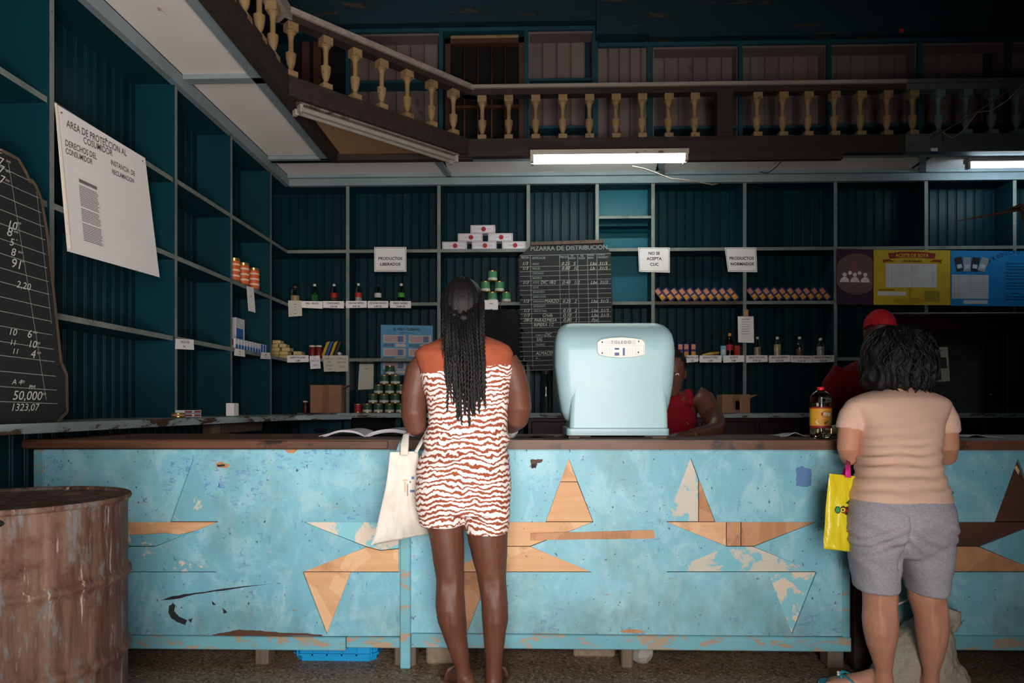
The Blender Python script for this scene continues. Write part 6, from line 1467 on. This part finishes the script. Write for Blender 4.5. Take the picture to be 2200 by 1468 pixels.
# flip-flops
turq = plain('turquoise_rubber', C(50,150,176), .45)
for fx, fy, d, nm in ((fa.x - .01, 2.74, Vector((-1, .42, 0)).normalized(), 'l'), (fb.x, 2.72, Vector((.12, 1, 0)).normalized(), 'r')):
    a = Vector((fx, fy, 0)); s = Vector((-d.y, d.x, 0)); lp = [(-.075,0),(-.06,.034),(0,.037),(.08,.042),(.15,.050),(.20,.034),(.212,0),(.20,-.034),(.15,-.05),(.08,-.042),(0,-.037),(-.06,-.034)]; lp = rnd_loop(lp)
    MB().prism([[a + d*t + s*w_ for t, w_ in lp]], (0, 0, .009)).build('flip_flop_sole', M['cream'], w2)
    MB().prism([[a + d*t*.985 + s*w_*.97 + UP*.009 for t, w_ in lp]], (0, 0, .004)).build('flip_flop_footbed', turq, w2)
    m = MB()
    for sg in (1, -1): m.tube([a + d*.145 + UP*.03, a + d*.12 + s*.022*sg + UP*.058, a + d*.09 + s*.04*sg + UP*.045, a + d*.06 + s*.045*sg + UP*.012], [(.006,.003),(.010,.003),(.010,.003),(.008,.003)], 8)
    m.build('flip_flop_strap', turq, w2, True)
    for k in range(9):
        m = MB(); t = (k % 5 - 2) * .010; m.ell(a + d*(.128 + .010*(k // 5)) + s*t + UP*(.058 - abs(t)*.5), .006, .006, .006, 8, 6); m.build('bead', turq if k < 6 else cwhite, w2, True)
# yellow carrier bag
YY = 2.68
yel = NT('yellow_plastic'); yv = yel.co(rnd=False)
yb = thing('carrier_bag', 'yellow plastic carrier bag hanging from the arm of the woman in peach', 'bag', P(1803, 1185, YY))
yel.b.inputs['Transmission Weight'].default_value = .12
ymat = yel.out(yel.mix(yel.ramp(yel.noise(5, 4, .5, yv), .3, .7), C(232,208,24), C(240,222,50)), .28, 0, yel.noise(10, 5, .55, yel.co((1,1,.6), False), .8), .7, .02, .5)
bagmesh('bag_body', ymat, yb, [(1782,1018),(1778,1050),(1774,1090),(1772,1130),(1769,1160),(1770,1180)], [(1838,1024),(1840,1060),(1840,1100),(1840,1140),(1840,1170),(1839,1188)], YY, .02, .012, 22, 28, lambda u, v: .03 * u)
m = MB(); m.tube([P(1822,1026,YY-.012), P(1822,1008,YY), P(1823,992,YY+.05)], [(.012,.002),(.011,.002),(.009,.002)], 8); m.build('handle', plain('magenta_handle', C(206,40,130), .4), yb, True)
m = MB(); m.tube([P(1812,1022,YY+.03), P(1816,1008,YY+.04), P(1820,995,YY+.06)], [(.009,.002),(.008,.002),(.006,.002)], 8); m.build('handle', plain('magenta_handle2', C(180,30,110), .4), yb, True)
m = MB(); k = YY / F
def ov(px, py, a_, b_, mi, n=20): m.add([P(px + a_*math.cos(2*math.pi*i/n), py + b_*math.sin(2*math.pi*i/n), YY - .03) for i in range(n)], [tuple(range(n))], mi)
ov(1800,1096,6.5,8,0); m.add([P(x, y, YY-.03) for x, y in ((1817,1081),(1826,1074),(1837,1073),(1838,1087),(1828,1086))], [(0,1,2,3,4)], 0); m.add([P(x, y, YY-.03) for x, y in ((1806,1090),(1812,1087),(1817,1090),(1824,1088),(1838,1089),(1838,1108),(1830,1112),(1826,1106),(1820,1108),(1814,1104),(1808,1102))], [tuple(range(11))], 0)
bk_ = m.build('bag_print_outline', [M['ink']], yb); m = MB()
ov(1800,1096,4.8,6.2,1); m.add([P(x, y, YY-.03) for x, y in ((1821,1080.5),(1828,1076.5),(1835,1076.5),(1836,1083.5),(1828,1083.5))], [(0,1,2,3,4)], 1)
for ch, x, y, cap, mi in (('O', 1806, 1100, 8, 4), ('N', 1813, 1103, 11, 2), ('K', 1821.5, 1104, 11, 4), ('e', 1829, 1103, 11, 2)):
    m.text(ch, P(x, y, YY - .03), RGT, UP, cap * k / .69, mi, 'LEFT', .0012)
m.text('mmmm', P(1822, 1122, YY-.03), RGT, UP, 3*k/.69, 3); m.text('mmmmm', P(1818, 1143, YY-.03), RGT, UP, 3*k/.69, 2)
pr_ = m.build('bag_print', [M['ink'], plain('print_green', C(60,140,80)), plain('print_red', C(200,40,40)), plain('print_brown', C(150,110,40)), plain('print_yellow', C(232,208,40))], yb)
bod = [o for o in yb.children if o.name.startswith('bag_body')][0]
onto(bk_, bod, .0012); onto(pr_, bod, .0026)
# sack on the floor
sk = thing('sack', 'dirty white woven sack slumped on the floor behind the woman\'s legs', 'sack', (P(1960, 1467, 2.83).x, 2.83, 0))
c = MB(); sil(c, [(1338,1965,2030,2.84,.05),(1352,1945,2036,2.83,.08),(1375,1922,2042,2.82,.10),(1405,1902,2048,2.82,.105),(1435,1885,2062,2.82,.105),(1452,1874,2075,2.82,.105),(1461,1880,2070,2.82,.10)], 30, 2.2)
limb(c, [P(2015,1350,2.83), P(2032,1335,2.84), P(2040,1320,2.85), P(2044,1308,2.85)], [.05,.038,.034,.04]); limb(c, [P(2044,1312,2.85), P(2050,1340,2.83), P(2045,1362,2.82)], [.03,.032,.015])
remesh(c, 'sack_body', M['sackcloth'], sk, .0065, 3, lambda p, n: .016 * noise.noise(Vector((p.x*9, p.y*9, p.z*6))) + .008 * noise.noise(p * 24) + .004 * noise.noise(p * 50) if p.z > .02 else 0)
m = MB(); m.tube([P(1905,1302,2.86), P(1925,1300,2.86), P(1950,1290,2.86), P(1962,1284,2.87), P(1990,1300,2.86), P(2030,1318,2.83)], .005, 6); m.build('drawstring', M['woven'], sk, True)
m = MB(); m.tube([P(2040,1380,2.78), P(2046,1400,2.77), P(2053,1425,2.77), P(2056,1450,2.77)], .0015, 5); m.build('loose_thread', M['woven'], sk, True)

# ---------------------------------------------------------------- people behind the counter
def torso_y(mb, rows, n=26):  # rows in world: (x, y, z, hw, hd, yaw)
    rs = []
    for x, y, z, hw, hd, a in rows:
        rs.append([Vector((x + hw*math.cos(q)*math.cos(a) - hd*math.sin(q)*math.sin(a), y + hw*math.cos(q)*math.sin(a) + hd*math.sin(q)*math.cos(a), z)) for q in [2*math.pi*i/n for i in range(n)]])
    mb.rings(rs)
# man in red cap
hp = P(1890, 713, 3.95); v1 = thing('person', 'man in a red cap and red shirt standing behind the counter', 'person', (hp.x - .02, 3.95, 0))
vx = hp.x; vy = 3.95; a = math.radians(-28)
b = MB(); T3 = head(b, hp, a, 1.0, math.radians(8)); limb(b, [(vx-.02, vy-.02, 1.36), (vx-.01, vy-.01, 1.42), (vx, vy, 1.48)], [.065,.055,.055])
torso_y(b, [(vx-.03,vy-.03,1.38,.10,.07,a),(vx-.04,vy-.04,1.33,.18,.09,a),(vx-.05,vy-.04,1.1,.16,.10,a),(vx-.05,vy-.03,.9,.16,.10,a),(vx-.05,vy-.03,.78,.15,.09,a)])
ca, sa = math.cos(a), math.sin(a)
def off(l, f, z): return (vx - .05 + l*ca - f*sa, vy - .03 + l*sa + f*ca, z)
for sg in (-1, 1):
    limb(b, [off(.17*sg, 0, 1.34), off(.21*sg, -.01, 1.2), off(.22*sg, 0, 1.06), off(.20*sg, .12, .98), off(.14*sg, .24, .98)], [.05,.048,.042,.036,.027]); hand(b, off(.13*sg, .25, .98), Vector((-.3*sg*ca - sa, -.3*sg*sa + ca, 0)), UP, sg, .5)
    limb(b, [off(.085*sg, 0, .82), off(.09*sg, .0, .48), off(.09*sg, -.01, .30), off(.09*sg, 0, .06)], [.085,.058,.052,.036]); q = off(.09*sg, 0, 0); foot(b, q, (-sa, ca))
remesh(b, 'body', M['skin_brown'], v1, .006, 5); eyes(T3, v1)
c = MB(); torso_y(c, [(vx-.02,vy-.02,1.405,.07,.065,a),(vx-.03,vy-.03,1.385,.13,.085,a),(vx-.04,vy-.04,1.34,.20,.11,a),(vx-.05,vy-.04,1.2,.19,.125,a),(vx-.05,vy-.03,1.0,.18,.125,a),(vx-.05,vy-.03,.85,.18,.12,a)])
for sg in (-1, 1): limb(c, [off(.15*sg,0,1.345), off(.20*sg,-.01,1.26), off(.225*sg,-.01,1.12)], [.062,.066,.062])
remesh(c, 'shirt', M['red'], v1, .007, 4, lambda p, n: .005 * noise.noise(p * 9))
c = MB(); torso_y(c, [(vx-.05,vy-.03,.90,.165,.11,a),(vx-.05,vy-.03,.76,.175,.12,a)])
for sg in (-1, 1): limb(c, [off(.088*sg,0,.82), off(.09*sg,0,.48), off(.09*sg,-.01,.10)], [.10,.078,.062])
remesh(c, 'trousers', M['denim'], v1, .008, 4)
m = MB(); rs = []
R3 = Matrix.Rotation(a, 3, 'Z') @ Matrix.Rotation(math.radians(-8), 3, 'X')
for k in range(11):
    th = math.radians(-6 + 95 * k / 10); rs.append([hp + R3 @ Vector((.086*math.cos(th)*math.cos(q), -.004 + .108*math.cos(th)*math.sin(q), .028 + .10*math.sin(th))) for q in [2*math.pi*i/28 for i in range(28)]])
m.rings(rs); m.build('cap_crown', M['redcap'], v1, True, 60)
m = MB(); pts = [Vector((.075*math.sin(t), .075 + .085*math.cos(t), .02)) for t in [math.radians(-80 + 160*i/14) for i in range(15)]] ; m.prism([[hp + R3 @ p for p in pts] ], R3 @ Vector((0, 0, .006))); m.build('cap_brim', M['redcap'], v1)
m = MB(); m.ell(hp + R3 @ Vector((-.02, -.115, .022)), .022, .012, .012, 10, 8); m.build('cap_strap', M['redcap'], v1, True)
m = MB(); m.ell(hp + R3 @ Vector((0, 0, .125)), .008, .008, .005, 8, 6); m.build('cap_button', M['redcap'], v1, True)
# person in red vest leaning behind the scale
hp = P(1442, 800, 3.78); v2 = thing('person', 'person in a red sleeveless vest leaning on the counter behind the scale', 'person', (hp.x, 4.1, 0))
b = MB(); T4 = head(b, hp, math.radians(170), 1.0, math.radians(18)); x = hp.x
limb(b, [(x, 3.90, 1.20), (x, 3.86, 1.25), (x, 3.82, 1.29)], [.07,.058,.056])
torso_y(b, [(x,3.90,1.22,.10,.07,0),(x,3.92,1.17,.19,.10,0),(x,4.0,1.0,.18,.115,0),(x,4.08,.85,.17,.115,0),(x,4.12,.72,.17,.11,0)])
L2 = [P(1495,848,3.86), P(1512,860,3.85), P(1530,892,3.78), P(1540,915,3.68), P(1535,926,3.60)]; 
limb(b, L2 + [P(1510,931,3.50), P(1485,934,3.42)], [.055,.062,.058,.05,.043,.037,.029])
hand(b, P(1482, 934, 3.41), (-1, -.35, -.06), (0, 0, 1), 1, .3)
limb(b, [(x-.19,3.92,1.16),(x-.24,3.95,1.0),(x-.25,3.95,.9),(x-.22,3.86,.76),(x-.20,3.81,.69)], [.055,.056,.045,.036,.028]); hand(b, (x-.20,3.80,.68), (.05,-.2,-1), (-1,0,0), 1, .4)
for sg in (-1, 1):
    limb(b, [(x+.09*sg,4.13,.76),(x+.10*sg,4.10,.46),(x+.10*sg,4.14,.28),(x+.10*sg,4.14,.06)], [.09,.06,.053,.036]); foot(b, (x+.10*sg,4.14), (0,-1))
remesh(b, 'body', M['skin_brown'], v2, .006, 5); eyes(T4, v2)
c = MB(); torso_y(c, [(x,3.90,1.20,.11,.085,0),(x,3.93,1.15,.155,.115,0),(x,3.97,1.06,.19,.13,0),(x,4.03,.95,.19,.135,0),(x,4.10,.80,.185,.13,0)])
for sg in (-1, 1): limb(c, [(x+.11*sg,3.84,1.14),(x+.115*sg,3.88,1.215),(x+.11*sg,3.94,1.20),(x+.11*sg,4.0,1.12)], [.03,.026,.026,.03])
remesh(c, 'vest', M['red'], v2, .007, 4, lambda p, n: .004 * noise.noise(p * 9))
c = MB(); torso_y(c, [(x,4.09,.84,.18,.125,0),(x,4.12,.70,.185,.125,0)])
for sg in (-1, 1): limb(c, [(x+.09*sg,4.13,.78),(x+.10*sg,4.10,.46),(x+.10*sg,4.14,.12)], [.105,.08,.065])
remesh(c, 'trousers', M['denim'], v2, .008, 4)
c = MB(); c.ell(hp + Vector((0, .012, .046)), .084, .102, .092, 24, 14); remesh(c, 'hair', M['hair'], v2, .007, 2, lambda p, n: .004 * noise.noise(p * 40))
m = MB()
for k in range(3):
    n_ = 20; rr_ = .030 + .012*k; 
    for i in range(n_): pass
# emblem arcs on the vest
m.tube([Vector((x + .06 + .055*math.cos(q), 3.865 + .01*math.cos(q), 1.03 + .03*math.sin(q))) for q in [math.pi*i/12 for i in range(13)]], .0025, 5); m.build('vest_print', plain('vest_grey', C(120,90,96)), v2, True)
# person outside the frame, raised hand with a stick
hh_ = P(2203, 447, 4.0); v3 = thing('person', 'person at the right edge whose raised hand holds a thin stick', 'person', (hh_.x + .36, 4.0, 0)); x = hh_.x + .36; yv_ = 4.0
b = MB(); T5 = head(b, (x + .02, yv_, 1.74), math.radians(60), 1.0, math.radians(-15)); limb(b, [(x, yv_, 1.56), (x+.01, yv_, 1.60), (x+.02, yv_, 1.66)], [.065,.056,.056])
torso_y(b, [(x,yv_,1.57,.10,.07,0),(x,yv_,1.52,.18,.10,0),(x,yv_,1.3,.17,.11,0),(x,yv_,1.05,.16,.11,0),(x,yv_,.9,.16,.11,0)])
limb(b, [(x-.17,yv_,1.53),(x-.22,yv_,1.72),(x-.27,yv_,1.86),(x-.31,yv_,2.05),(hh_.x-.0+.012,yv_,hh_.z-.10)], [.052,.05,.042,.036,.027]); hand(b, (hh_.x+.01, yv_, hh_.z-.085), (-.25, 0, 1), (.9, -.35, .2), -1, 1.15, 1.05)
limb(b, [(x+.17,yv_,1.52),(x+.22,yv_,1.3),(x+.23,yv_,1.16),(x+.22,yv_-.06,.95),(x+.21,yv_-.08,.90)], [.052,.05,.042,.036,.027]); hand(b, (x+.21,yv_-.08,.89), (0,-.1,-1), (1,0,0), 1, .4)
for sg in (-1, 1):
    limb(b, [(x+.09*sg,yv_,.94),(x+.09*sg,yv_,.52),(x+.09*sg,yv_+.01,.34),(x+.09*sg,yv_,.06)], [.09,.06,.054,.037]); foot(b, (x+.09*sg,yv_), (-.3,-1))
remesh(b, 'body', M['skin_brown'], v3, .006, 4); eyes(T5, v3)
c = MB(); torso_y(c, [(x,yv_,1.585,.07,.065,0),(x,yv_,1.55,.17,.095,0),(x,yv_,1.45,.20,.12,0),(x,yv_,1.2,.185,.125,0),(x,yv_,.92,.185,.125,0)])
limb(c, [(x-.15,yv_,1.51),(x-.19,yv_,1.60),(x-.215,yv_,1.70)], [.066,.066,.062]); limb(c, [(x+.15,yv_,1.51),(x+.205,yv_,1.40),(x+.225,yv_,1.30)], [.066,.066,.062])
remesh(c, 'shirt', M['heather'], v3, .008, 4)
c = MB(); torso_y(c, [(x,yv_,.98,.175,.12,0),(x,yv_,.84,.18,.12,0)])
for sg in (-1, 1): limb(c, [(x+.09*sg,yv_,.92),(x+.09*sg,yv_,.52),(x+.09*sg,yv_+.01,.10)], [.105,.08,.066])
remesh(c, 'trousers', M['denim'], v3, .008, 4)
c = MB(); c.ell((x+.02, yv_+.012, 1.775), .083, .098, .095, 24, 14); remesh(c, 'hair', M['hair'], v3, .008, 2)
t_ = P(2054, 475.5, 4.0); g = P(2200, 449, 4.0); m = MB(); m.tube([t_, t_*.5 + g*.5, g, g + (g - t_)*.3], [.002, .006, .009, .009], 8)
tag(m.build('stick', M['oldwood'], smooth=True), 'long thin brown stick held up before the back shelving at the right', 'stick')
